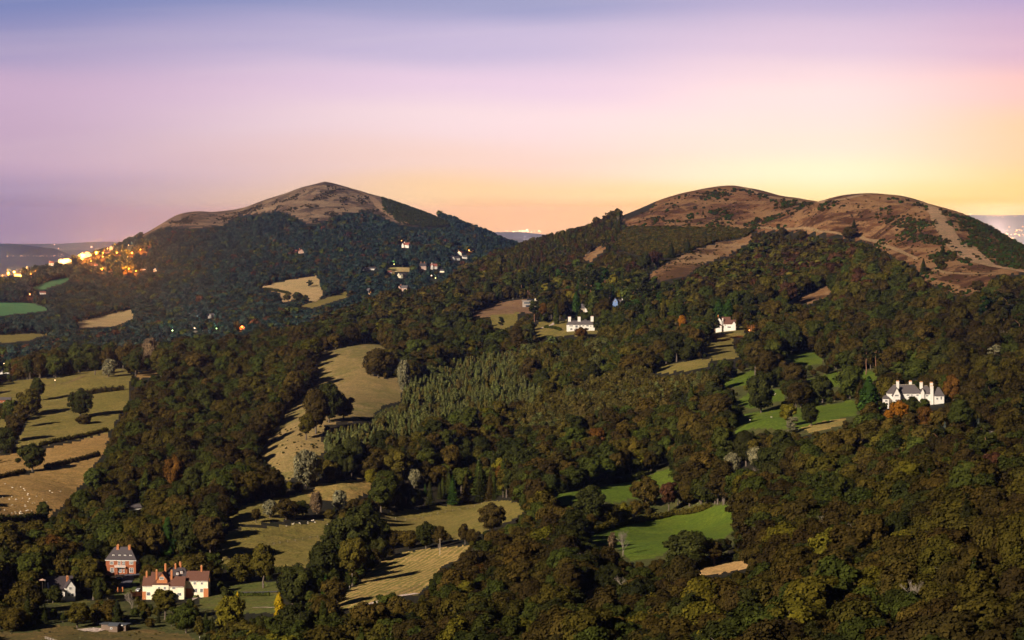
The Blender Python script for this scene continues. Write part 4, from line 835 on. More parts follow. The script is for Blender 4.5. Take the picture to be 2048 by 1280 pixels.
car(237, 1150.5, 1465, .1, (.35, .38, .45), 'silver-blue car parked in front of the brick house')
car(277, 1155, 1430, 1.3, (.7, .68, .66), 'white car on the drive between the brick house and manor')
def parasol():
    Y = 1380; g = H - (1170 - EYE) / F * Y; r = empty('garden_parasol', ((85 - 1024) / F * Y, Y, g)); tag(r, 'open pale pink parasol left of the gabled white house', 'parasol')
    p = PB(); p.cyl(0, 0, -2, 2.4, .05); p.build('pole', HM['timber'], r); q = PB(); q.cyl(0, 0, 2.3, 3.0, 1.7, .08, 8); q.build('canopy', HM['pink'], r)
parasol()
def fence(pts, label, h=1.1, step=2.4, rails=3, mat='concrete', Yr=None, name='fence'):
    ws = []
    for (a, b, ya), (c, d, yb) in zip(pts[:-1], pts[1:]):
        A = Vector(((a - 1024) / F * ya, ya, 0)); B = Vector(((c - 1024) / F * yb, yb, 0)); n = max(1, int((B - A).length / step))
        for i in range(n): ws.append(A.lerp(B, i / n))
    ws.append(B); o = ws[0].copy(); o.z = float(ground(pxof(o.x, o.y), o.y)); r = empty(name, o); tag(r, label, 'fence'); W = []
    for w in ws: w.z = float(ground(pxof(w.x, w.y), w.y)); W.append(w - o)
    rl = PB()
    for i, w in enumerate(W[:100]):
        p = PB(); p.box(w.x - .07, w.x + .07, w.y - .07, w.y + .07, w.z - .4, w.z + h + .1); p.build('post', HM[mat], r)
    for a, b in zip(W[:-1], W[1:]):
        for k in range(rails):
            zz = h * (k + .6) / rails; i = len(rl.v)
            for q in (a, b):
                for dy, dz in ((-.09, 0), (-.05, 0), (-.05, .12), (-.09, .12)): rl.v.append((q.x, q.y + dy, q.z + zz + dz))
            for f in range(4): j = (f + 1) % 4; rl.f.append((i + f, i + j, i + 4 + j, i + 4 + f))
    rl.build('rail', HM[mat], r)
fence([(90, 1249, 1270), (118, 1252, 1260), (160, 1258, 1245)], 'weathered post and rail paddock fence left of the stable')
fence([(445, 1070, 1505), (500, 1061, 1530), (560, 1053, 1560), (620, 1045, 1585), (664, 1038, 1600)], 'stock fence under the silver willows along the olive field', 1.2, 6, 2, 'stone')
fence([(752, 1027, 1680), (830, 1019, 1700), (920, 1010, 1730), (1005, 1001, 1760)], 'stock fence along the foot of the spruce row', 1.2, 6, 2, 'stone')
fence([(748, 1216, 1262), (800, 1196, 1300), (840, 1190, 1330)], 'grey wire and post fence along the foot of the hay field', 1.2, 4, 2, 'timber')
def pole():
    px, Y = 880, hit(880, 1110)[1]; w = world(px, Y); r = empty('utility_pole', w); tag(r, 'lone wooden utility pole standing in the hay field', 'utility pole')
    p = PB(); p.cyl(0, 0, -1, 8.4, .17, .12); p.build('pole', HM['stone'], r); q = PB(); q.box(-.8, .8, -.08, .08, 7.7, 7.85); q.build('crossarm', HM['timber'], r)
pole()
def brickwall(pts, label, h=1.4):
    o = None; W = []
    for px, Y in pts: W.append(Vector(world(px, Y)))
    o = W[0].copy(); r = empty('garden_wall', o); tag(r, label, 'garden wall'); p = PB()
    for a, b in zip(W[:-1], W[1:]):
        a = a - o; b = b - o; i = len(p.v)
        for q in (a, b):
            for dy, dz in ((0, -1), (.3, -1), (.3, h), (0, h)): p.v.append((q.x, q.y + dy, q.z + dz))
        for f in range(4): j = (f + 1) % 4; p.f.append((i + f, i + j, i + 4 + j, i + 4 + f))
        p.f.append((i, i + 1, i + 2, i + 3)); p.f.append((i + 4, i + 5, i + 6, i + 7))
    p.build('wall', HM['orangebrick'], r)
    for a in W:
        a = a - o; c = PB(); c.box(a.x - .3, a.x + .3, a.y - .15, a.y + .45, a.z - 1, a.z + h + .9); c.build('pillar', HM['orangebrick'], r)
brickwall([(216, 1425), (225, 1425), (235, 1425), (245, 1427)], 'brick terrace wall with square pillars below the brick house')
brickwall([(262, 1412), (272, 1412), (282, 1414)], 'short brick wall left of the cream manor', 2.0)

OR = (1, .17, .006); YE = (1, .32, .03); WH = (1, .62, .35)
LAMPS = [(215, 498, 5050, OR, 400000, 'orange lamp on the wooded skyline above the town', 1.0), (234, 506, 5000, OR, 400000, 'orange lamp among the trees right of the town', 1.0), (281, 500, 4960, OR, 300000, 'rightmost orange lamp on the hillside road', 1.0), (206, 514, 5000, OR, 300000, 'orange lamp right below the brightest town lamp', 1.0),
          (62, 549, 4900, OR, 300000, 'orange lamp by the maroon tree at far left', 1.0), (204, 541, 4720, OR, 350000, 'orange lamp left of the glowing autumn trees', .9), (182, 523, 4900, OR, 300000, 'orange lamp below the big lit block', 1.0), (272, 543, 4680, OR, 300000, 'orange lamp right of the glowing autumn trees', .8), (193, 508, 5080, OR, 900000, 'brightest orange street lamp at the right end of the lit town', 2.4, 7, 60), (170, 514, 5120, OR, 500000, 'orange street lamp in front of the yellow-lit block', 1.8, 7, 50), (158, 512, 5130, YE, 300000, 'yellow lamp left of the yellow-lit block', 1.0), (165, 520, 5100, YE, 150000, 'white lamp below the yellow-lit block', 1.5),
          (128, 521, 5130, YE, 200000, 'white lamp before the white terrace', 1.5), (138, 521, 5130, YE, 250000, 'yellow lamp at the right end of the white terrace', 1.4),
          (17, 549, 4950, OR, 900000, 'brightest orange street lamp at the left picture edge', 2.3, 7, 60), (28, 546, 4960, YE, 300000, 'white street lamp right of the brightest left one', 1.8), (5, 552, 4960, OR, 250000, 'orange lamp cut by the left picture edge', 1.0), (41, 553, 4940, YE, 150000, 'yellow lamp on the low lit building', 1.0),
          (264, 507, 4960, OR, 700000, 'orange lamp alone on the hillside road', 1.5), (257, 491, 5080, WH, 60000, 'small white lamp above the hillside road', .8), (250, 541, 4680, OR, 500000, 'orange lamp hidden in glowing autumn trees', .8), (258, 538, 4690, OR, 600000, 'second lamp in the glowing autumn trees, right of the first', .8),
          (60, 590, 4400, (1, .2, .05), 60000, 'reddish lamp beside the far farmhouse', 1.4), (390, 657, 3600, WH, 80000, 'dazzling white lamp in the left valley wood', 1.5, 6, 60), (345, 662, 3570, (.6, 1, .4), 20000, 'greenish lamp left of the dazzling white one', .9), (433, 658, 3600, (.55, 1, .3), 12000, 'green garden lamp in the left valley', .9), (484, 655, 3590, OR, 60000, 'orange lamp on the valley house', 1.3),
          (938, 502, 4790, YE, 30000, 'yellow lamp beside the house nearest the saddle', 1.2), (871, 557, 4350, (.9, 1, .2), 6000, 'yellow-green lamp low in the far wood', .9), (863, 552, 4370, WH, 3000, 'small white lamp above the yellow-green one', .9), (788, 529, 4550, (.9, .95, .2), 4000, 'yellow-green lamp above the small far clearing', .7), (803, 482, 4870, YE, 8000, 'small lamp left of the highest far house', .8),
          (238, 697, 3080, OR, 40000, 'orange lamp over the dark valley cottage', .8), (1499, 662, 2470, OR, 8000, 'orange lantern in the pine right of the white hill house', .7), (8, 728, 2900, WH, 8000, 'tiny white lamp above the far left cottages', .6), (110, 761, 2440, WH, 0, 'small white lamp on the crest of the left pasture', .45), (318, 1106, 1500, OR, 3000, 'small amber lamp in the tree behind the manor', .25)]
for a in LAMPS:
    px, rw = a[0], a[1]; w_ = 5 if a[2] > 3500 else 4; Yh = hit(px, rw + 6)[1]; CLEARINGS.append(([(px - w_, rw - 3), (px + w_, rw - 3), (px + w_, rw + 5), (px - w_, rw + 5)], Yh, Yh + 1, 'lamp'))
# ------------------------------------------------------------------ trees one can tell apart, each placed where it stands
EXPL = """
broad 160 836 58 dark|dark oak standing alone in the sloping left pasture|1.0
bush 168 848 20 darkbrown|small wind-bent thorn in front of the lone pasture oak|1.2
broad 72 803 48 dark|topmost dark tree of the row dividing the left pastures|1.0
broad 58 832 52 olive|second tree down the row dividing the left pastures|1.0
broad 44 856 50 brown|third tree down the row dividing the left pastures|1.0
broad 28 886 50 darkbrown|fourth tree down the row dividing the left pastures|1.0
broad 10 908 52 dark|lowest tree of the row dividing the left pastures|1.0
broad 65 943 56 dark|big dense dark tree on the hedge between the tan fields|1.15
broad 90 1040 36 dark|dark bushy tree at the bottom corner of the tan field|1.2
willow 612 978 74 grey|large silver willow at the foot of the lower clearing|.85
willow 806 786 62 grey|tall silver willow at the right edge of the meadow|.6
broad 757 753 54 darkbrown|dark brown round tree in the bay of the meadow|1.1
broad 783 748 52 olive|olive tree right of the dark one in the meadow bay|1.0
broad 632 868 88 darkbrown|grey-brown tall tree at the waist of the meadow|.8
broad 658 846 78 dark|dark tall tree right of the grey-brown one at the meadow waist|.75
broad 687 840 48 darkbrown|low round tree right of the meadow waist clump|1.2
broad 612 880 52 olive|olive tree left of the meadow waist clump|1.0
broad 722 1110 92 dark|towering dark tree at the top of the central field clump|1.0
broad 705 1172 100 olive|towering olive tree at the front of the central field clump|1.0
broad 652 1172 88 dark|dark tree left in the central field clump|1.0
broad 672 1110 70 dark|dark tree at the upper left of the central field clump|1.0
broad 592 1215 86 dark|dark round tree right of the yellow cypress|1.05
broad 527 1176 88 olive|olive tree with pale trunk above the terraced garden|.9
broad 482 1166 56 olive|bushy olive tree right of the manor|1.2
broad 420 1128 100 darkbrown|broad dark oak behind the right wing of the manor|1.0
broad 375 1126 92 dark|tall dark tree behind the manor chimneys|.85
broad 305 1126 78 brown|brown tree between the brick house and the manor|.8
cypress 335 1122 88 cyp|deep green columnar tree behind the manor|1.3
broad 985 1066 60 darkbrown|dark rounded tree at the right end of the long pasture|1.05
broad 930 1090 42 darkbrown|small dark oval tree in the hedge above the hay field|.9
broad 946 1089 30 darkbrown|smaller dark tree right of the oval hedge tree|1.0
broad 770 1092 46 dark|leftmost tree of the hedge above the hay field|.7
broad 788 1098 34 darkbrown|low bushy tree second from left in the hay field hedge|1.2
broad 818 1098 36 brown|low brown tree in the middle of the hay field hedge|1.2
broad 852 1098 54 dark|tallest tree of the hedge above the hay field|.95
broad 877 1098 46 darkbrown|rounded tree right of the tallest hay field hedge tree|.9
broad 1292 1014 58 brown|round brown tree between the two green fields|.9
broad 1338 1026 64 maroon|round maroon-brown tree above the lower green field|.9
broad 1180 1052 78 dark|dark tree left of the gap between the green fields|1.05
broad 1216 1052 44 olive|low olive tree in the hedge above the lower green field|1.2
broad 1246 1046 40 yellow|yellow tinged tree in the hedge above the lower green field|1.2
broad 1272 1040 38 brown|brown tree in the hedge above the lower green field|1.2
broad 1378 1136 72 dark|large dark domed tree at the foot of the lower green field|1.35
broad 1428 1132 52 darkbrown|brownish tree right of the large dark domed tree|1.2
bare 1246 1112 58 grey|bare silver birch at the corner of the lower green field|1.0
birch 1224 1104 40 pink|feathery grey-brown birch left of the bare silver birch|1.2
bare 264 1224 48 grey|bleached bare tree in front of the manor|1.2
broad 1530 756 54 darkbrown|dark domed tree left of the upper green strips|1.15
broad 1522 826 76 dark|tall dark tree at the left end of the green fields|.8
broad 1588 776 50 darkbrown|round dark tree between the green strips|1.15
broad 1592 822 56 darkbrown|round dark tree above the lower green field of the white mansion|1.1
broad 1645 806 52 dark|dark tree in the middle of the green fields left of the white mansion|1.0
broad 1575 856 50 yellow|yellow-flecked tree on the lower edge of the green fields|1.1
broad 1622 852 44 dark|dark tree right of the yellow-flecked one|1.1
broad 1700 798 66 green|large green tree standing in the green field left of the white mansion|1.0
pine 1732 749 64 dark|left one of two tall bare-stemmed pines above the green fields|.9
pine 1752 747 62 dark|right one of two tall bare-stemmed pines above the green fields|.9
cypress 1738 838 84 cyp|broad dark green cypress left of the white mansion|1.5
cypress 1722 822 62 darkbrown|brownish cypress behind the broad dark green one|1.2
broad 1797 847 46 orange|bright orange tree in front of the white mansion|.95
broad 1774 850 30 orange|low orange tree left of the bright orange one|1.2
broad 1822 826 32 dark|dark tree against the front of the white mansion|1.1
broad 1790 822 20 dark|small dark tree by the left gable of the white mansion|1.1
broad 1846 828 30 green|green tree hiding the middle wall of the white mansion|1.2
broad 1850 862 48 rust|rust-coloured round tree right of the bright orange one|.85
broad 1880 864 46 brown|brown tree right of the rust-coloured one|1.0
broad 1908 812 62 rust|russet feathery tree at the right end of the white mansion|.9
broad 1840 764 44 green|green tree behind the white mansion|1.5
broad 1800 762 40 green|green rounded tree behind the left chimneys of the white mansion|1.6
cone 1890 872 30 blue|left blue spruce in the wood right of the white mansion|.9
cone 1955 874 46 blue|right and taller blue spruce in the wood right of the white mansion|.7
cedar 1990 740 50 grey|pale layered cedar near the right edge of the picture|1.0
cedar 1585 868 34 grey|flat-topped grey pine at the foot of the green fields|1.1
pine 1430 682 48 dark|umbrella pine left of the white hill house|1.1
pine 1502 680 62 dark|tall dark pine right of the white hill house|1.1
cypress 1438 642 44 cyp|left one of two dark green cypresses behind the white hill house|1.6
cypress 1457 642 44 cyp|right one of two dark green cypresses behind the white hill house|1.6
cypress 1113 648 42 green|slim light green cypress left of the white villa|.9
cypress 1153 632 50 cyp|dark cypress right behind the coach house|1.1
cypress 1187 640 66 green|tall green cypress above the white villa|1.2
cypress 1327 652 56 olive|olive spire among dark trees right of the blue cottage|.9
broad 1365 662 30 orange|small orange tree left of the umbrella pine|.8
bush 1204 674 11 maroon|crimson shrub right of the white villa|1.3
broad 1403 634 24 maroon|dark red tree above the umbrella pine|.8
broad 1163 676 22 rust|low rust-coloured tree in front of the white villa|1.6
pine 1068 652 50 dark|bare-stemmed pine left of the white villa|1.1
pine 1003 668 34 dark|small pine standing in the brown pasture|.9
broad 1085 636 30 rust|orange-brown tree between the modern house and white villa|.9
willow 540 1036 34 grey|leftmost silver willow in the row above the olive field|1.1
broad 572 1040 40 darkbrown|dark tree right of the leftmost silver willow|1.2
broad 512 1046 30 darkbrown|small dark tree at the left end of the willow row|1.1
willow 634 1028 42 pink|pinkish grey willow in the middle of the willow row|.9
willow 678 1022 40 grey|silver willow third from left in the row above the olive field|1.0
broad 604 1036 34 dark|dark tree between the silver willows|1.2
broad 706 1028 30 darkbrown|brown tree at the right end of the willow row|1.1
willow 828 978 36 grey|silver willow above the spruce row|1.1
willow 1466 948 40 grey|silver willow left of the dead stump in the right wood|1.1
willow 1512 934 38 grey|pale willow in the right-hand wood below the green fields|1.2
spruce 860 1012 52 dark|leftmost spruce of the row above the long pasture|1.0
spruce 905 1010 60 cyp|second spruce of the row above the long pasture|1.0
spruce 932 1008 60 darkbrown|third spruce of the row above the long pasture|1.0
spruce 958 1005 60 dark|fourth spruce of the row above the long pasture|1.0
spruce 980 1002 58 darkbrown|rightmost spruce of the row above the long pasture|1.0
cypress 292 1000 62 green|green columnar tree at the lower edge of the left wood|1.3
broad 347 985 72 rust|golden rust-coloured tree at the lower edge of the left wood|.75
broad 385 1000 66 dark|dark green tree right of the golden rust-coloured one|1.0
cypress 558 1236 52 gold|bright yellow cypress below the terraced garden|1.3
cypress 475 1198 16 gold|small bright yellow cypress right of the manor garden|1.2
broad 460 1262 68 yellow|large yellow-olive tree left of the yellow cypress|1.0
broad 330 1240 64 olive|bushy olive tree in front of the manor|1.2
broad 155 1256 50 olive|olive tree above the paddock fence|1.3
broad 200 1206 50 dark|dark conical tree right of the gabled house|.7
cypress 256 712 26 olive|thin yellowish cypress in the left valley|.7
willow 300 730 52 pink|pale pinkish poplar in the left valley|.8
willow 217 754 34 grey|grey-green rounded willow behind the left pasture|1.3
broad 112 756 46 green|light green tall tree behind the left pasture|1.0
broad 190 750 44 dark|dark tree left of the grey-green rounded willow|1.0
broadfar 620 574 14 dark|small dark tree alone in the far tan field|1.0
broadfar 598 606 22 dark|dark tree at the lower edge of the far tan field|1.3
broadfar 611 606 16 dark|small dark tree beside the one below the far tan field|1.0
broadfar 576 604 18 olive|olive tree left of the dark pair below the far tan field|1.2
broad 1700 478 24 darkbrown|dark round tree on the path of the right hill|1.3
cone 1708 458 18 dark|small dark conifer above the round tree on the right hill|1.2
cone 1886 513 24 dark|dark conifer beside the wide track on the right hill|1.2
cone 1847 546 30 dark|bigger dark conifer beside the narrow path on the right hill|1.1
bush 1880 531 13 darkbrown|dark bush between the narrow path and the wide track|1.3
broad 1955 590 30 darkbrown|dark tree at the lower edge of the right hill turf|1.3
broad 1566 474 18 darkbrown|small dark tree on the contour path of the right hill|1.2
broad 1604 480 18 darkbrown|dark tree right of the small one on the contour path|1.2
cone 1376 506 28 dark|dark conifer at the upper edge of the rusty strip|1.2
cone 1343 516 32 dark|dark conifer left of the rusty strip conifer|1.2
broad 1309 530 28 maroon|round maroon tree at the lower end of the rusty strip|1.3
broad 1287 546 40 dark|dark round tree left of the round maroon one|1.0
cone 1406 430 9 dark|tiny conifer high on the bare right hill|1.2
bush 1515 442 8 dark|tiny dark bush below the right summit|1.3
bush 1142 458 8 dark|dark tree alone on the skyline ridge between the hills|1.0
broad 106 1206 34 dark|dark tree hiding the left wall of the gabled white house|1.1
broad 92 1202 28 olive|olive tree left of the gabled white house below the parasol|1.2
"""
PR['bushp'] = PR['bush']
cnt = {}
for ln in EXPL.strip().splitlines():
    head, lab, sxy = ln.split('|'); sp, px, rw, hp, c = head.split(); px, rw, hp = float(px), float(rw), float(hp)
    Yh = hit(px, rw)[1]; k = cnt.get(sp, 0); cnt[sp] = k + 1; p = PR[sp][k % len(PR[sp])]
    x, Y, z = world(px, Yh); s = hp / F * Y / p['h']; b = np.array(PAL[c])
    root, cr, tr = c_tree(p, x, Y, z - .2, s, k * 1.7, b * (0.9 + .2 * ((k * 37 % 10) / 10)), float(sxy))
    tag(root, lab, 'bush' if sp == 'bush' else 'tree')
    if hp >= 18 and sp != 'broadfar':
        wd = hp * (.16 if sp in ('cypress', 'cone', 'spruce', 'bare') else .3) * float(sxy); CLEARINGS.append(([(px - wd, rw - hp * .35), (px - wd, rw - hp * .85), (px, rw - hp), (px + wd, rw - hp * .85), (px + wd, rw - hp * .35)], Yh, Yh + 1, 'tree'))
    if p['obj'] is None: p['obj'] = (cr, tr)
FARP = PR['broadfar']
# ------------------------------------------------------------------ placing the woods
CMIN = np.minimum.accumulate(PY, axis=0)            # how much of the view nearer ground already fills
def horizon_row(px, Y):
    ix = np.clip(np.searchsorted(gx, px), 0, len(gx) - 1); iy = np.clip(np.searchsorted(gy, Y) - 2, 0, len(gy) - 1); return CMIN[iy, ix]
rng = np.random.default_rng(7)
def jitter_grid(y0, y1, s):
    ys = np.arange(y0, y1, s); out = []
    for y in ys:
        xs = np.arange(-0.19 * y - 125, 0.19 * y + 125, s); n = len(xs)
        out.append(np.stack([xs + (rng.random(n) - .5) * s * .8 + (s / 2 if int(y / s) % 2 else 0), y + (rng.random(n) - .5) * s * .8], 1))
    return np.concatenate(out)
def stand_arrays(x, Y):
    px = pxof(x, Y); r = row(Y, ground(px, Y)) - 5.0 / Y * F
    return px, r
CLEAR = list(CLEARINGS)   # (polygon, y0, y1) kept open so that houses and fields show
for nm, mk, poly, y0, y1 in COVERS:
    if mk != 'under': CLEAR.append((poly, y0, y1, 'soft' if (mk in ('olive','lawn','rough') and y0 < 1400) else 'hard'))
def blocked(px, Y, hm, wm):
    """trees standing on, or drawn over, an open patch"""
    b = row(Y, ground(px, Y)); hp = hm / Y * F; wp = wm / Y * F; bad = np.zeros(px.shape, bool)
    for poly, y0, y1, md in CLEAR:
        xs = [p[0] for p in poly]; ys = [p[1] for p in poly]
        sel = np.nonzero((Y < y1 + 10) & (Y > y0 * (0.72 if y0 < 3500 else .93)) & (px > min(xs) - 60) & (px < max(xs) + 60) & (b > min(ys) - 5) & (b - hp < max(ys) + 5) & ~bad)[0]
        if not len(sel): continue
        h = np.zeros(len(sel), bool)
        for fx, fy in ((0, 0), (0, .3), (0, .5), (0, .7), (0, .95), (-.42, .5), (.42, .5), (-.3, .8), (.3, .8)):
            h |= inpoly(px[sel] + fx * wp[sel] * 2, b[sel] - fy * hp[sel], poly)
        bad[sel[h]] = True
    return bad
T = []   # accepted trees: stand, species, px, x, Y, scale, tint
def pick(weights, r):
    s = sum(w for _, w in weights); r *= s
    for n, w in weights:
        r -= w
        if r <= 0: return n
    return weights[-1][0]
def fill(y0, y1, spacing, names):
    P = jitter_grid(y0, y1, spacing); x, Y = P[:, 0], P[:, 1]; px, r = stand_arrays(x, Y)
    z = ground(px, Y); vis = (row(Y, z + 16) < horizon_row(px, Y) + 2) & (row(Y, z + 16) < 1330) & (px > -40 - 115 / Y * F) & (px < 2088 + 115 / Y * F) & ~((px > 1240) & (px < 1420) & (Y > 3280)) & ~((px < 292) & (px > 180) & (Y > 5440) & (rng.random(len(px)) < .5))
    x, Y, px, r = x[vis], Y[vis], px[vis], r[vis]
    st = np.full(len(x), -1)      # which stand
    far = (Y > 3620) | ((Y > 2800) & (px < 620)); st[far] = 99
    for i, s in enumerate(STANDS):
        m = (st < 0) & inpoly(np.clip(px, 0, 2048), np.clip(r, 0, 1279), s[1]); st[m] = i
    idn = np.array([('mixed' if k < 0 else 'far' if k == 99 else STANDS[k][0]) for k in st])
    keep = np.isin(idn, names)
    if 'mixed' in names and len(names) == 1: keep = idn == 'mixed'
    x, Y, px, idn, st = x[keep], Y[keep], px[keep], idn[keep], st[keep]
    hs = rng.random(len(x)); tone = vnoise(x, Y, 70, 11); hh = vnoise(x, Y, 55, 12)
    birchy = np.isin(idn, ('plantA', 'plantB', 'plantC', 'hillwood'))
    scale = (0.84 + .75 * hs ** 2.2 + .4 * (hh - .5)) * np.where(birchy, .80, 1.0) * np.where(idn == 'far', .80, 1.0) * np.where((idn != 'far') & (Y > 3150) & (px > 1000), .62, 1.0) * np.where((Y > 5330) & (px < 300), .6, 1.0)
    bad = blocked(px, Y, 14.0 * scale, np.where(birchy, 2.6, 5.2) * scale)
    for hx, hy, hw in SUNNY:      # gardens in front of the lit house fronts stay open to the moon
        dx, dy = x - hx, Y - hy; al = -(dx * sin(radians(SUN_AZ)) + dy * cos(radians(SUN_AZ))); la = np.abs(dx * cos(radians(SUN_AZ)) - dy * sin(radians(SUN_AZ))); bad |= (al > -2) & (al < 36) & (la < hw)
    low = rng.uniform(.28, .5, len(x)); bad2 = blocked(px, Y, 14.0 * scale * low, 5.2 * scale * low)      # field edges: scrubby young growth where a full crown would stand over the field
    scale = np.where(bad & ~bad2, scale * low, scale); bad = bad & bad2
    for i in np.nonzero(~bad)[0]:
        s = STANDS[st[i]] if 0 <= st[i] < 90 else (stand_of(0, 0, 9999) if st[i] == 99 else stand_of(-999, -999, 0))
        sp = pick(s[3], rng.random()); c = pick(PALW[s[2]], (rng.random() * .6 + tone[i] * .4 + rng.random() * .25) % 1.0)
        if sp in ('spruce', 'pine', 'cypress') and c in ('brown', 'yellow', 'rust', 'maroon', 'darkbrown', 'olive'): c = pick([('dark', 3), ('green', 2), ('cyp', 1)], rng.random())
        T.append((s[0], sp, c, float(px[i]), float(x[i]), float(Y[i]), float(scale[i])))
fill(640, 2800, 9.2, ['left', 'rightedge', 'low', 'village', 'mixed', 'pines', 'sprucerow'])
fill(2800, 3620, 8.8, ['rightedge', 'mixed', 'pines'])
fill(1600, 2600, 4.0, ['plantA', 'plantB', 'plantC'])
fill(2400, 3650, 5.6, ['hillwood', 'hillwood2'])
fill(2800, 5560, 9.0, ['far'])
print('trees', len(T))
LEAN = {'broad': 1.0}
def tintof(c, k=0.24, dk=1.0):
    b = np.array(PAL[c]) * dk; f = 1 + (rng.random() - .5) * 2 * k; h = (rng.random(3) - .5) * .12; return tuple(np.clip(b * f * (1 + h), 0.004, .8))
# size words / colour words for the labels
CW = dict(olive='olive', brown='brown', dark='dark green', green='green', yellow='yellow-green', rust='rust-coloured', maroon='maroon-brown', grey='silver-grey', pale='pale olive', palebrown='light brown', hazegreen='bluish green', hazedark='dark bluish green', cyp='deep green', darkbrown='dark brown', gold='golden yellow', pink='pinkish brown', orange='orange', blue='blue-grey')
SW = {'broad': 'broadleaf tree', 'birch': 'slender birch-like tree', 'larch': 'small pointed plantation tree', 'spruce': 'pointed spruce', 'pine': 'tall dark pine', 'cypress': 'columnar cypress', 'willow': 'billowy willow', 'cone': 'conical conifer', 'cedar': 'layered cedar', 'bare': 'leafless pale-branched tree'}
LM = [('lowest tan field', 70, 1000), ('sloping left pasture', 150, 815), ('curved meadow', 720, 745), ('lower brown clearing', 590, 905), ('brick house', 242, 1120), ('cream manor', 350, 1165), ('gabled white house', 125, 1168), ('stable', 225, 1255),
      ('mown hay field', 820, 1150), ('long olive pasture', 900, 1040), ('lower green field', 1320, 1065), ('upper green field', 1250, 975), ('large straw patch', 1440, 1130), ('small straw patch', 1195, 1178), ('white mansion', 1825, 785),
      ('green strips by the white mansion', 1600, 825), ('white hill house', 1450, 645), ('white villa', 1160, 648), ('blue cottage', 1238, 604), ('modern house', 1060, 605), ('terraced garden', 520, 1195), ('bare silver birch', 1246, 1088),
      ('yellow cypress', 558, 1212), ('pale layered cedar', 1990, 716), ('utility pole', 880, 1090), ('rusty hill strip', 1400, 520), ('tiny pink lodge', 1985, 866), ('right picture edge', 2048, 1080), ('bottom right corner', 2048, 1280), ('bottom edge centre', 1024, 1280), ('spruce row', 920, 980),
      ('paddock fence', 120, 1252), ('silver willow row', 610, 1015), ('left picture edge', 0, 1120), ('small far clearing', 800, 538), ('tan far field', 590, 575)]
ORD = ['', 'second', 'third', 'fourth', 'fifth', 'sixth', 'seventh', 'eighth', 'ninth', 'tenth', 'eleventh', 'twelfth', 'thirteenth', 'fourteenth', 'fifteenth', 'sixteenth', 'seventeenth', 'eighteenth', 'nineteenth', 'twentieth',
       'twenty-first', 'twenty-second', 'twenty-third', 'twenty-fourth', 'twenty-fifth', 'twenty-sixth', 'twenty-seventh', 'twenty-eighth', 'twenty-ninth', 'thirtieth']
def landmark(px, r):
    nm, lx, ly = min(LM, key=lambda l: (l[1] - px) ** 2 + ((l[2] - r) * 1.3) ** 2); dx, dy = px - lx, r - ly
    d = ('right of' if dx > 0 else 'left of') if abs(dx) > abs(dy) * 1.2 else ('below' if dy > 0 else 'above')
    return d, nm, math.hypot(dx, dy)
def realise(sp, far=False):
    return PR['broadfar'] if (far and sp == 'broad') else PR[sp]
GRP = {'larch': 'pointed trees of the pale plantation', 'broad': 'broadleaf trees of the woods', 'birch': 'slender trees of the plantations', 'spruce': 'spruces among the woods', 'pine': 'pines among the woods', 'cypress': 'cypresses among the woods', 'bare': 'leafless trees among the woods'}
PEND = []; DK = {'low': .62, 'rightedge': .62, 'far': 1.15, 'left': .74, 'village': .8, 'mixed': .9}   # leaf tone factor for each stand
IND = {'broad': 300, 'birch': 300, 'larch': 300, 'spruce': 150, 'pine': 150, 'cypress': 150, 'bare': 80}
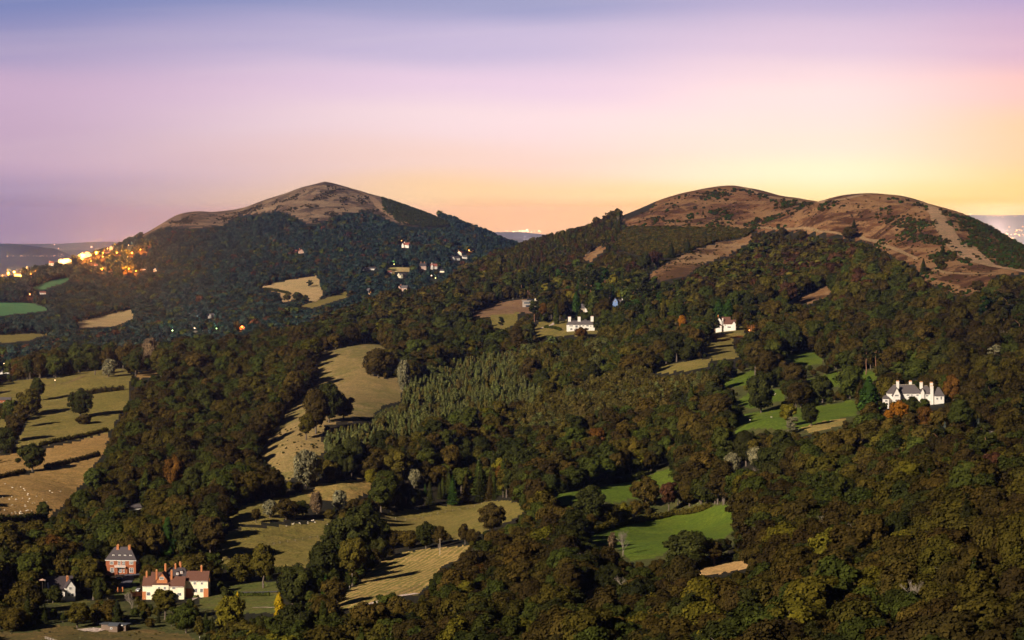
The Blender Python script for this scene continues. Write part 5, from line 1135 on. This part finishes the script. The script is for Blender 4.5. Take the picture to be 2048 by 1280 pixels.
for sp in IND:
    lst = sorted([t for t in T if t[1] == sp and -15 < t[3] < 2063 and row(t[5], float(ground(t[3], t[5]) + 9)) < 1278], key=lambda t: t[5] / t[6])
    chosen = lst[:IND[sp]]; ids = set(id(t) for t in chosen)
    rest = [t for t in T if t[1] == sp and id(t) not in ids]
    ps = PR[sp]
    for i, t in enumerate(chosen):
        st, _, c, px, x, Y, s = t; p = ps[int(rng.integers(len(ps)))]
        root, cr, tr = c_tree(p, x, Y, float(ground(px, Y)) - .3, s, float(rng.random() * 6.28), tintof(c, dk=DK.get(st, 1)), float(rng.uniform(.92, 1.15)))
        hm = p['h'] * s; d, nm, dist = landmark(px, row(Y, float(ground(px, Y)) + hm * .6)); PEND.append((root, '' if sp == 'bare' else CW[c], SW[sp], d, nm, dist, GRP[sp]))
        if p['obj'] is None: p['obj'] = (cr, tr)
    T2 = rest
    if not rest: continue
    # the remainder of this kind: one stand built from instances
    def gn_stand(name, lst, protos, label):
        n = len(lst); V = np.array([(t[4], t[5], float(ground(t[3], t[5])) - .3) for t in lst], np.float32)
        me = bpy.data.meshes.new(name); me.vertices.add(n); me.vertices.foreach_set('co', V.ravel())
        def at(nm, typ, arr, key): a = me.attributes.new(nm, typ, 'POINT'); a.data.foreach_set(key, np.asarray(arr).ravel())
        at('tint', 'FLOAT_COLOR', np.array([(*tintof(t[2], dk=DK.get(t[0], 1)), 1) for t in lst], np.float32), 'color')
        at('sc', 'FLOAT_VECTOR', np.array([(t[6] * w, t[6] * w, t[6]) for t, w in zip(lst, rng.uniform(.92, 1.18, n))], np.float32), 'vector')
        at('rot', 'FLOAT_VECTOR', np.array([(0, 0, a) for a in rng.random(n) * 6.28], np.float32), 'vector')
        at('pick', 'INT', rng.integers(0, len(protos), n).astype(np.int32), 'value')
        o = link(name, me); tag(o, label, 'trees', kind='stuff')
        g = bpy.data.node_groups.new(name, 'GeometryNodeTree')
        g.interface.new_socket('Geometry', in_out='INPUT', socket_type='NodeSocketGeometry'); g.interface.new_socket('Geometry', in_out='OUTPUT', socket_type='NodeSocketGeometry')
        N = g.nodes; gi = N.new('NodeGroupInput'); go = N.new('NodeGroupOutput'); iop = N.new('GeometryNodeInstanceOnPoints'); jn = N.new('GeometryNodeJoinGeometry')
        for p in protos:
            j2 = N.new('GeometryNodeJoinGeometry')
            for part in p['obj']:
                if part is None: continue
                oi = N.new('GeometryNodeObjectInfo'); oi.inputs[0].default_value = part; oi.transform_space = 'ORIGINAL'; g.links.new(oi.outputs['Geometry'], j2.inputs[0])
            g2 = N.new('GeometryNodeGeometryToInstance'); g.links.new(j2.outputs[0], g2.inputs[0]); g.links.new(g2.outputs[0], jn.inputs[0])
        def na(nm, dt): a = N.new('GeometryNodeInputNamedAttribute'); a.data_type = dt; a.inputs[0].default_value = nm; return a.outputs[0]
        g.links.new(gi.outputs[0], iop.inputs['Points']); g.links.new(jn.outputs[0], iop.inputs['Instance']); iop.inputs['Pick Instance'].default_value = True
        g.links.new(na('pick', 'INT'), iop.inputs['Instance Index']); g.links.new(na('sc', 'FLOAT_VECTOR'), iop.inputs['Scale'])
        er = N.new('FunctionNodeEulerToRotation'); g.links.new(na('rot', 'FLOAT_VECTOR'), er.inputs[0]); g.links.new(er.outputs[0], iop.inputs['Rotation'])
        g.links.new(iop.outputs[0], go.inputs[0])
        md = o.modifiers.new('stand', 'NODES'); md.node_group = g; return o
    ps = [p for p in ps if p['obj']]
    if sp == 'broad':
        farl = [t for t in rest if t[5] > 2700]; rest = [t for t in rest if t[5] <= 2700]
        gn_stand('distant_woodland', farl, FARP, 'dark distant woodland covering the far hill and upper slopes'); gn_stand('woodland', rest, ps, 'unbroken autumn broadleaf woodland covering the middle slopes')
    else:
        gn_stand({'larch': 'plantation', 'bare': 'leafless_woodland', 'birch': 'birch_woodland', 'spruce': 'spruce_woodland', 'pine': 'pine_woodland', 'cypress': 'cypress_woodland'}[sp], rest, ps, {'larch': 'dense pale plantation of small pointed trees beside the meadow', 'bare': 'scattered leafless trees in the autumn woods', 'birch': 'slender birch woodland on the plantations and right hill flank', 'spruce': 'scattered spruces rising through the woods', 'pine': 'scattered pines rising through the woods', 'cypress': 'scattered cypresses rising through the woods'}[sp])

from collections import defaultdict
_b = defaultdict(list)
for q in PEND: _b[q[1:5]].append(q)
for (cw, sw, d, nm), L in _b.items():
    L.sort(key=lambda q: q[5])
    for i, q in enumerate(L):
        o = ORD[min(i, len(ORD) - 1)]; tag(q[0], ' '.join(f"{o + ' nearest' if i else 'nearest'} {cw} {sw} {d} the {nm}".split()), 'tree', q[6])
# ------------------------------------------------------------------ hedges
def hedge(pts, hm, label, cols, seed, wd=1.6):
    v = Veg(seed); P = [Vector(world(*hit(a, b))) for a, b in pts]; o = P[0].copy()
    for a, b in zip(P[:-1], P[1:]):
        n = max(2, int((b - a).length / (wd * .75)))
        for i in range(n):
            if v.r.random() < .05: continue
            q = a.lerp(b, i / n); z = float(ground(pxof(q.x, q.y), q.y)); k = hm * v.r.uniform(.45, .75); c = (q.x - o.x + v.r.uniform(-.5, .5), q.y - o.y, z - o.z + k * .75); cv = v.r.uniform(.3, .7)
            v.lump(c, (wd * .8, wd * .8, k * .8), 2, cv * .6); v.leaves(c, (wd, wd, k), 46, .5, cv, .3)
    r = empty('hedge', o); tag(r, label, 'hedge'); c = link('foliage', v.mesh('foliage'), r); c['tint'] = tuple(PAL[cols])
hedge([(82, 892), (110, 886), (150, 878), (190, 868), (216, 862)], 2.6, 'hedge along the foot of the olive left pasture', 'olive', 201)
hedge([(-20, 962), (0, 957), (50, 946)], 2.6, 'hedge left of the big dark tree between the tan fields', 'darkbrown', 202)
hedge([(92, 937), (120, 931), (160, 922), (198, 912)], 2.8, 'hedge right of the big dark tree between the tan fields', 'darkbrown', 203)
hedge([(174, 790), (200, 786), (225, 783), (250, 780)], 4.0, 'tall brown hedge crossing the upper left pasture', 'darkbrown', 204)
hedge([(-20, 1050), (30, 1046), (60, 1042), (95, 1040)], 4.0, 'dark hedge below the lowest tan field', 'dark', 205)
hedge([(1180, 1070), (1220, 1056), (1290, 1042), (1350, 1030), (1420, 1016)], 3.0, 'hedge along the top of the lower green field', 'olive', 206)
hedge([(1110, 990), (1160, 981), (1220, 970), (1290, 956)], 3.5, 'dark hedge along the top of the upper green field', 'dark', 207)
hedge([(760, 1066), (790, 1074), (850, 1078), (900, 1080)], 3.0, 'scrubby hedge below the long olive pasture', 'darkbrown', 208)
hedge([(450, 1186), (475, 1192), (500, 1192), (540, 1192)], 1.4, 'low clipped hedge across the terraced garden', 'green', 209, 1.0)
hedge([(438, 1178), (446, 1186), (452, 1196)], 3.2, 'tall clipped hedge right of the manor garden', 'dark', 210, 1.2)
hedge([(392, 1196), (402, 1188), (412, 1182), (425, 1180), (436, 1182)], 1.3, 'pale flower border in front of the right manor wing', 'pale', 211, 1.0)
hedge([(1090, 656), (1110, 658), (1122, 662)], 2.2, 'clipped hedge in the white villa garden', 'green', 212, 1.3)
hedge([(448, 1140), (500, 1144), (560, 1147), (600, 1146)], 3.2, 'hedge across the foot of the shaded olive field', 'dark', 214)
hedge([(1362, 1152), (1400, 1136), (1450, 1122), (1495, 1120)], 3.0, 'hedge behind the large straw patch', 'dark', 215)
hedge([(530, 580), (560, 584), (580, 590)], 3.5, 'dark hedge across the far tan field', 'dark', 213, 3)

# ------------------------------------------------------------------ gorse and scrub on the bare hills (uncountable)
SKYROW = PY[(gy > 600) & (gy < 6200)].min(axis=0)
def scrub(name, label, n, poly, y0, y1, s0, s1, cols, thr, ns, seed, bushp):
    g = np.random.default_rng(seed); Y = g.uniform(y0, y1, n * 8); px = g.uniform(min(p[0] for p in poly), max(p[0] for p in poly), n * 8); x = (px - 1024) / F * Y
    m = inpoly(px, row(Y, ground(px, Y)), poly); px, Y, x = px[m], Y[m], x[m]
    rr = row(Y, ground(px, Y)); m = (rr - np.interp(px, gx, SKYROW) > (2.5 if seed == 36 or seed == 37 else 7)) & (np.abs(px - np.interp(rr, [404, 414, 428, 448, 470, 492, 510, 524, 533, 545], [1845, 1862, 1872, 1884, 1898, 1916, 1936, 1955, 1985, 2048])) > 9); px, Y, x = px[m], Y[m], x[m]
    f = vnoise(x + Y * .15, Y * .45 - x * .25, ns, seed) * .65 + vnoise(x, Y, ns * .35, seed + 1) * .35; m = f > thr; px, Y, x = px[m][:n], Y[m][:n], x[m][:n]
    return [(None, 'x', cols[int(g.integers(len(cols)))], px[i], x[i], Y[i], float(g.uniform(s0, s1))) for i in range(len(x))]
def cover(key, j=0): return [c for c in COVERS if c[1] == key][j][2]
BP = [p for p in PR['bush'] if p['obj']]
gn_stand('gorse', scrub('', '', 4200, cover('bracken'), 2350, 3650, .4, .9, ['dark', 'darkbrown', 'cyp', 'darkbrown'], .57, 22, 31, BP)
         + scrub('', '', 1500, cover('bracken'), 2350, 3650, .25, .5, ['darkbrown', 'brown', 'darkbrown'], .48, 12, 41, BP), BP, 'dark gorse patches over the bare right hill')
gn_stand('heather_scrub', scrub('', '', 3600, cover('heath', 1), 2700, 3300, .5, 1.4, ['darkbrown', 'brown', 'dark', 'olive'], .25, 60, 33, BP), BP, 'low brown scrub below the contour path')
gn_stand('hill_scrub', scrub('', '', 2200, cover('farhill'), 4750, 5500, .4, .9, ['dark', 'darkbrown', 'darkbrown'], .62, 16, 35, BP)
         + scrub('', '', 2200, cover('heath', 0), 4800, 5600, .6, 1.2, ['dark', 'green', 'dark'], .2, 60, 36, BP)
         + scrub('', '', 1500, [(1905, 425), (2110, 480), (2110, 552), (2010, 540), (1960, 505), (1925, 462)], 2500, 3100, .5, .9, ['dark', 'cyp', 'darkbrown'], .3, 50, 37, BP), BP, 'dark scrub dotted over the far summit and right shoulder')
gn_stand('field_scrub', scrub('', '', 60, cover('tanmeadow'), 1750, 1980, .2, .45, ['darkbrown', 'dark'], .5, 20, 38, BP)
         + scrub('', '', 130, cover('rustgrass', 0), 2700, 3100, .25, .6, ['darkbrown', 'brown'], .5, 25, 39, BP) + scrub('', '', 110, [(-60,1310),(-60,1240),(60,1240),(110,1245),(180,1252),(300,1255),(400,1262),(430,1310)], 1150, 1330,   .12, .3, ['olive', 'brown', 'dark'], .4, 20, 40, BP), BP, 'low weeds and brambles dotted through the rough grass')

# ------------------------------------------------------------------ sheep
def sheep_proto():
    v = Veg(300); V, Fc = CS[3]; me = bpy.data.meshes.new('sheep'); bm = bmesh.new()
    def el(c, r, n=3):
        V, Fc = CS[n]; vs = [bm.verts.new(np.asarray(c) + p * np.asarray(r)) for p in V]
        for f in Fc: bm.faces.new([vs[i] for i in f])
    el((0, 0, .72), (.62, .32, .34)); el((.38, 0, .76), (.3, .26, .27)); el((-.4, 0, .74), (.32, .3, .3)); el((.66, 0, .82), (.22, .13, .15), 2); el((.86, 0, .74), (.16, .1, .1), 2)
    for x in (-.42, .36):
        for y in (-.17, .17): el((x, y, .5), (.09, .08, .16), 1); el((x, y, .22), (.05, .045, .26), 1)
    for y in (-.15, .15): el((.66, y, .9), (.05, .1, .03), 1)
    el((-.72, 0, .68), (.06, .05, .16), 1)
    bmesh.ops.remove_doubles(bm, verts=bm.verts, dist=.002); bm.to_mesh(me); bm.free(); me.materials.append(plain_mat('fleece', (.55, .47, .37), .95, .15, 4))
    return me
SHM = sheep_proto(); g = random.Random(12); first = None
def sheep(px, rw, where_, i):
    Yh = hit(px, rw)[1]; o = bpy.data.objects.new('sheep', SHM); COL.objects.link(o); w = world(px, Yh); o.location = (w[0], w[1], w[2] + .02); o.rotation_euler = (0, 0, g.uniform(0, 6.28)); o.scale = (g.uniform(.68, .85),) * 3
    tag(o, f'white sheep grazing in {where_}', 'sheep', 'sheep grazing in ' + where_)
i = 0
while i < 46:
    a, b = g.uniform(2, 135), g.uniform(962, 1034)
    if g.random() < (b - 950) / 70 and inpoly(np.array([a]), np.array([b]), [(0, 968), (100, 955), (150, 950), (140, 985), (95, 1028), (0, 1036)])[0]: sheep(a, b, 'the lowest tan field at left', i); i += 1
for a, b in ((573, 1054), (586, 1051), (588, 1049), (599, 1048), (601, 1050), (616, 1046), (616, 1049), (624, 1044), (627, 1043), (655, 1052), (630, 1047)): sheep(a, b, 'the olive field below the willows', i)
for a, b in ((615, 604), (619, 603), (622, 602), (625, 601), (612, 605)): sheep(a, b, 'the small far olive field', i)
for a, b in ((1549, 791), (1543, 836), (1551, 789), (1500, 842)): sheep(a, b, 'the green fields by the white mansion', i)
for a, b in ((830, 1019), (835, 1020), (900, 1012)): sheep(a, b, 'the long olive pasture under the spruces', i)

# ------------------------------------------------------------------ paths and roads draped on the ground
def ribbon(name, pts, widths, mat, lift=.18, step=6.0):
    P = [Vector(world(*hit(a, b, *(yr or (450, 6200))))) for a, b, yr in [(p + (None,))[:3] if len(p) == 2 else p for p in pts]]
    W = list(widths) if hasattr(widths, '__len__') else [widths] * len(P); C = []; 
    for i, (a, b) in enumerate(zip(P[:-1], P[1:])):
        n = max(2, int((b - a).length / step))
        for k in range(n): t = k / n; C.append((a.lerp(b, t), W[i] * (1 - t) + W[i + 1] * t))
    C.append((P[-1], W[-1])); V = []; Fc = []; m = 5
    for i, (q, w) in enumerate(C):
        d = (C[min(i + 2, len(C) - 1)][0] - C[max(i - 2, 0)][0]); d.z = 0; d.normalize(); nrm = Vector((-d.y, d.x, 0)); w *= .8 + .4 * float(vnoise(q.x, q.y, 25, 51))
        for k in range(m): r = q + nrm * w * (k / (m - 1) - .5); V.append((r.x, r.y, float(ground(pxof(r.x, r.y), r.y)) + lift))
        if i:
            for k in range(m - 1): b = i * m + k; Fc.append((b - m, b - m + 1, b + 1, b))
    tag(link(name, mesh_np(name, V, Fc, [mat], smooth=True)), kind='structure')
GP = ground_mat('worn track', (c4(.30, .175, .10), c4(.24, .145, .08), c4(.18, .13, .06)))
GP2 = ground_mat('trodden path', (c4(.26, .155, .08), c4(.2, .125, .06), c4(.16, .11, .05)))
GR = ground_mat('tarmac', (c4(.09, .09, .11), c4(.07, .07, .085), c4(.12, .11, .12)))
GV = ground_mat('pale gravel', (c4(.50, .38, .32), c4(.44, .34, .28), c4(.55, .42, .34)))
ribbon('path', [(1478, 373), (1500, 381), (1520, 389), (1560, 397), (1600, 403.5), (1655, 406), (1690, 398), (1725, 390)], 7, GP)
ribbon('path', [(1840, 404), (1862, 414), (1872, 428), (1884, 448), (1896, 470), (1912, 492), (1932, 510), (1955, 524), (1985, 533), (2015, 539), (2048, 545), (2080, 552)], (6, 9, 13, 16, 18, 18, 16, 11, 7, 6, 5, 5), GP, .5)
ribbon('path', [(1896, 470), (1915, 480), (1938, 497), (1960, 514), (1985, 530)], (4, 9, 12, 9, 4), GP, .6)
ribbon('path', [(1256, 458), (1300, 458.5), (1400, 457.5), (1500, 454.5), (1560, 458), (1640, 465), (1690, 471)], 3.5, GP2)
ribbon('path', [(1722, 474), (1750, 482), (1790, 499), (1835, 520)], 4, GP2); ribbon('path', [(1868, 538), (1890, 546), (1940, 549), (1990, 546)], 4, GP2)
ribbon('path', [(655, 366), (690, 374), (722, 386), (745, 398), (757, 412), (770, 425), (790, 438), (822, 449)], (5, 5, 7, 12, 15, 14, 10, 6), GP, 1.0)
ribbon('path', [(470, 432), (500, 418), (540, 404), (580, 390)], 4, GP2)
ribbon('road', [(1455, 637), (1475, 628), (1495, 634), (1515, 643), (1535, 648)], 6, GR, .3)
ribbon('track', [(712, 1220), (740, 1210), (770, 1201), (800, 1193), (835, 1188)], 4, GV, .3)
ribbon('drive', [(280, 1152), (262, 1146), (258, 1155), (252, 1168), (248, 1176)], 5, GR, .25); ribbon('drive', [(238, 1150), (250, 1149), (262, 1146)], 6, GR, .22)
ribbon('gravel_yard', [(162, 1262), (180, 1260), (205, 1262)], 9, GV, .25); ribbon('garden_path', [(375, 1205), (392, 1196), (408, 1186), (420, 1180)], 2.2, GV, .25)
ribbon('garden_path', [(470, 1186), (510, 1186), (556, 1184)], 3.0, GR, .25); ribbon('garden_path', [(505, 1216), (530, 1216), (560, 1216)], .9, GV, .25)
ribbon('drive', [(1070, 660), (1090, 655), (1105, 650), (1112, 644)], 4, GV, .25)
ribbon('track', [(90, 773), (140, 765), (170, 752)], 2.5, GP2, .2)

# ------------------------------------------------------------------ far hills and plain lights
def far_ridge(name, Y, prof, depth, mat, base=40):
    xs = np.arange(-5200, 7200, 60.0); p = np.interp(xs, [a for a, b in prof], [b for a, b in prof]); V = []; n = len(xs); rows_ = 7
    for j in range(rows_):
        t = j / (rows_ - 1); k = math.sin(pi * t) ** .8
        for i in range(n):
            yy = Y + (t - .5) * depth; x = (xs[i] - 1024) / F * Y; top = H - (p[i] - EYE) / F * Y
            nz = (float(vnoise(xs[i], j * 40, 150, 61)) - .5) * 14 * (Y / 20000); V.append((x, yy, max(base - 5, base + (top + nz * .5 - base) * k)))
    Fc = [(j * n + i, j * n + i + 1, (j + 1) * n + i + 1, (j + 1) * n + i) for j in range(rows_ - 1) for i in range(n - 1)]
    tag(link(name, mesh_np(name, V, Fc, [mat], smooth=True)), kind='structure')
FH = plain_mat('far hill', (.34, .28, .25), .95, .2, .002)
far_ridge('far_hills', 16000, [(-5200, 500), (-400, 492), (-50, 489), (40, 487), (75, 492), (105, 506), (135, 530), (170, 560), (900, 560), (3000, 560), (7200, 530)], 3000, plain_mat('left far hill', (.10, .12, .17), .95, .3, .002))  # blue of the distant air put into the ridge colour
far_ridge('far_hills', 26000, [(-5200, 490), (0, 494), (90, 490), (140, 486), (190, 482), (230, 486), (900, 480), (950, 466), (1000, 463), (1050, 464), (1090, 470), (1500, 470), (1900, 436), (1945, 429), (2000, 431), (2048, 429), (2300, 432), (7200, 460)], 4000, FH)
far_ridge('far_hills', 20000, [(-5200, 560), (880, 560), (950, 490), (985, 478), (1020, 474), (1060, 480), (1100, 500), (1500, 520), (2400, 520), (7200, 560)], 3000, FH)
def glow_dots(name, label, spots, mat):
    p = PB()
    for px, rw, Y, sz in spots:
        x = (px - 1024) / F * Y; z = H - (rw - EYE) / F * Y; i = len(p.v); r = sz
        p.v += [(x - r, Y, z), (x + r, Y, z), (x, Y - r, z), (x, Y + r, z), (x, Y, z - r * .7), (x, Y, z + r * .7)]
        for a, b in ((0, 2), (2, 1), (1, 3), (3, 0)): p.f.append((i + a, i + b, i + 5)); p.f.append((i + b, i + a, i + 4))
    o = p.build(name, mat); tag(o, label, 'lights', kind='stuff')
g = random.Random(5)
sp = [(g.gauss(1045, 16), g.uniform(461, 464), 23800, g.uniform(4, 8)) for _ in range(26)] + [(g.uniform(960, 1020), g.uniform(461, 464.5), 23800, g.uniform(3, 5)) for _ in range(8)] + [(1054, 460, 23800, 14)]
glow_dots('distant_city_lights', 'tiny city lights on the plain in the gap between the hills', sp, emis_mat('city glow', (1, .6, .3), 3))
sp = [(1940 + g.uniform(-4, 4), 428 + g.uniform(-1, 1), 23600, g.uniform(5, 9)) for _ in range(5)] + [(g.uniform(1960, 2060), g.uniform(429, 434), 23600, g.uniform(3, 6)) for _ in range(12)] + [(g.uniform(2005, 2075), 455 + g.uniform(-2, 22), 14000, g.uniform(2, 6)) for _ in range(40)]
glow_dots('distant_town_lights', 'warm town lights on the plain beyond the right hill', sp, emis_mat('town glow', (1, .5, .18), 1.6))
sp = [(109, 489, 13500, 4), (117, 497, 13500, 3), (183, 494, 12500, 6)] + [(g.uniform(12, 128), 512 + g.uniform(-.7, .7), 13500, g.uniform(1, 2.2)) for _ in range(34)] + [(g.uniform(115, 128), g.uniform(507, 513), 13500, 1.2) for _ in range(8)]
glow_dots('distant_village_lights', 'faint village lights on the dusky plain at far left', sp, emis_mat('village glow', (1, .6, .4), 1.5))

for nm_, px_, Y_, z_, e_, c_ in (('town_glow_light', 2075, 13500, 110, 1.0e7, (1, .5, .2)), ('town_glow_light', 1990, 22000, 200, 4e7, (1, .45, .2)), ('city_glow_light', 1050, 22500, 150, 2e6, (1, .5, .3))):
    ld = bpy.data.lights.new(nm_, 'POINT'); ld.energy = e_; ld.color = c_; ld.shadow_soft_size = 40; lo = bpy.data.objects.new(nm_, ld); COL.objects.link(lo); lo.location = ((px_ - 1024) / F * Y_, Y_, z_)   # the lit towns themselves
# ------------------------------------------------------------------ lit lamps of the hillside town and the houses
def lamp(px, rw, Y, col, pw, label, r=.55, h=7.0, es=40):
    Y = hit(px, rw + 6 if Y > 3500 else rw + 12)[1]; z = H - (rw - EYE) / F * Y; x = (px - 1024) / F * Y; g0 = float(ground(px, Y)); hh = max(3.0, min(16.0, z - g0)); t = empty('street_lamp', (x, Y, z - hh)); tag(t, label, 'street lamp', 'lit lamps of the town and valley')
    p = PB(); p.cyl(0, .6, -1, hh - .2, .12, .08); p.box(-.06, .06, -.1, .6, hh - .25, hh - .13); p.build('post', HM['tin'], t)
    q = PB(); q.cyl(0, 0, -.0 + hh - .1, hh + r, r * .5, r, 8); q.cyl(0, 0, hh + r + .002, hh + r * 1.6, r, r * .3, 8); q.build('lantern', emis_mat('lantern', col, 2.2 if es < 50 else 5.0), t)
    if pw: 
        ld = bpy.data.lights.new('lamp_light', 'POINT'); ld.energy = pw * .35; ld.color = (col[0], col[1] * 1.4, col[2] * 2); ld.shadow_soft_size = 1.0; lo = bpy.data.objects.new('lamp_light', ld); COL.objects.link(lo); lo.parent = t; lo.location = (0, -4 - r, hh + 5.0)

for a in LAMPS:
    lamp(*a[:6], *a[6:])

# ------------------------------------------------------------------ the air
def haze():
    x0, x1, y0, y1, z0, z1 = -50000, 60000, -60, 32000, -10, 420; p = PB(); p.box(x0, x1, y0, y1, z0, z1)
    m = bpy.data.materials.new('haze'); m.use_nodes = True; t = NT(m.node_tree); v = t.n('ShaderNodeVolumePrincipled'); v.inputs['Color'].default_value = (.38, .56, 1.0, 1); v.inputs['Density'].default_value = 0.000038; v.inputs['Anisotropy'].default_value = 0.9
    o = t.n('ShaderNodeOutputMaterial'); t.l(v.outputs[0], o.inputs['Volume']); h = p.build('haze', m); tag(h, 'faint bluish evening haze over the whole landscape', 'haze', kind='stuff')
if not NOHAZE: haze()
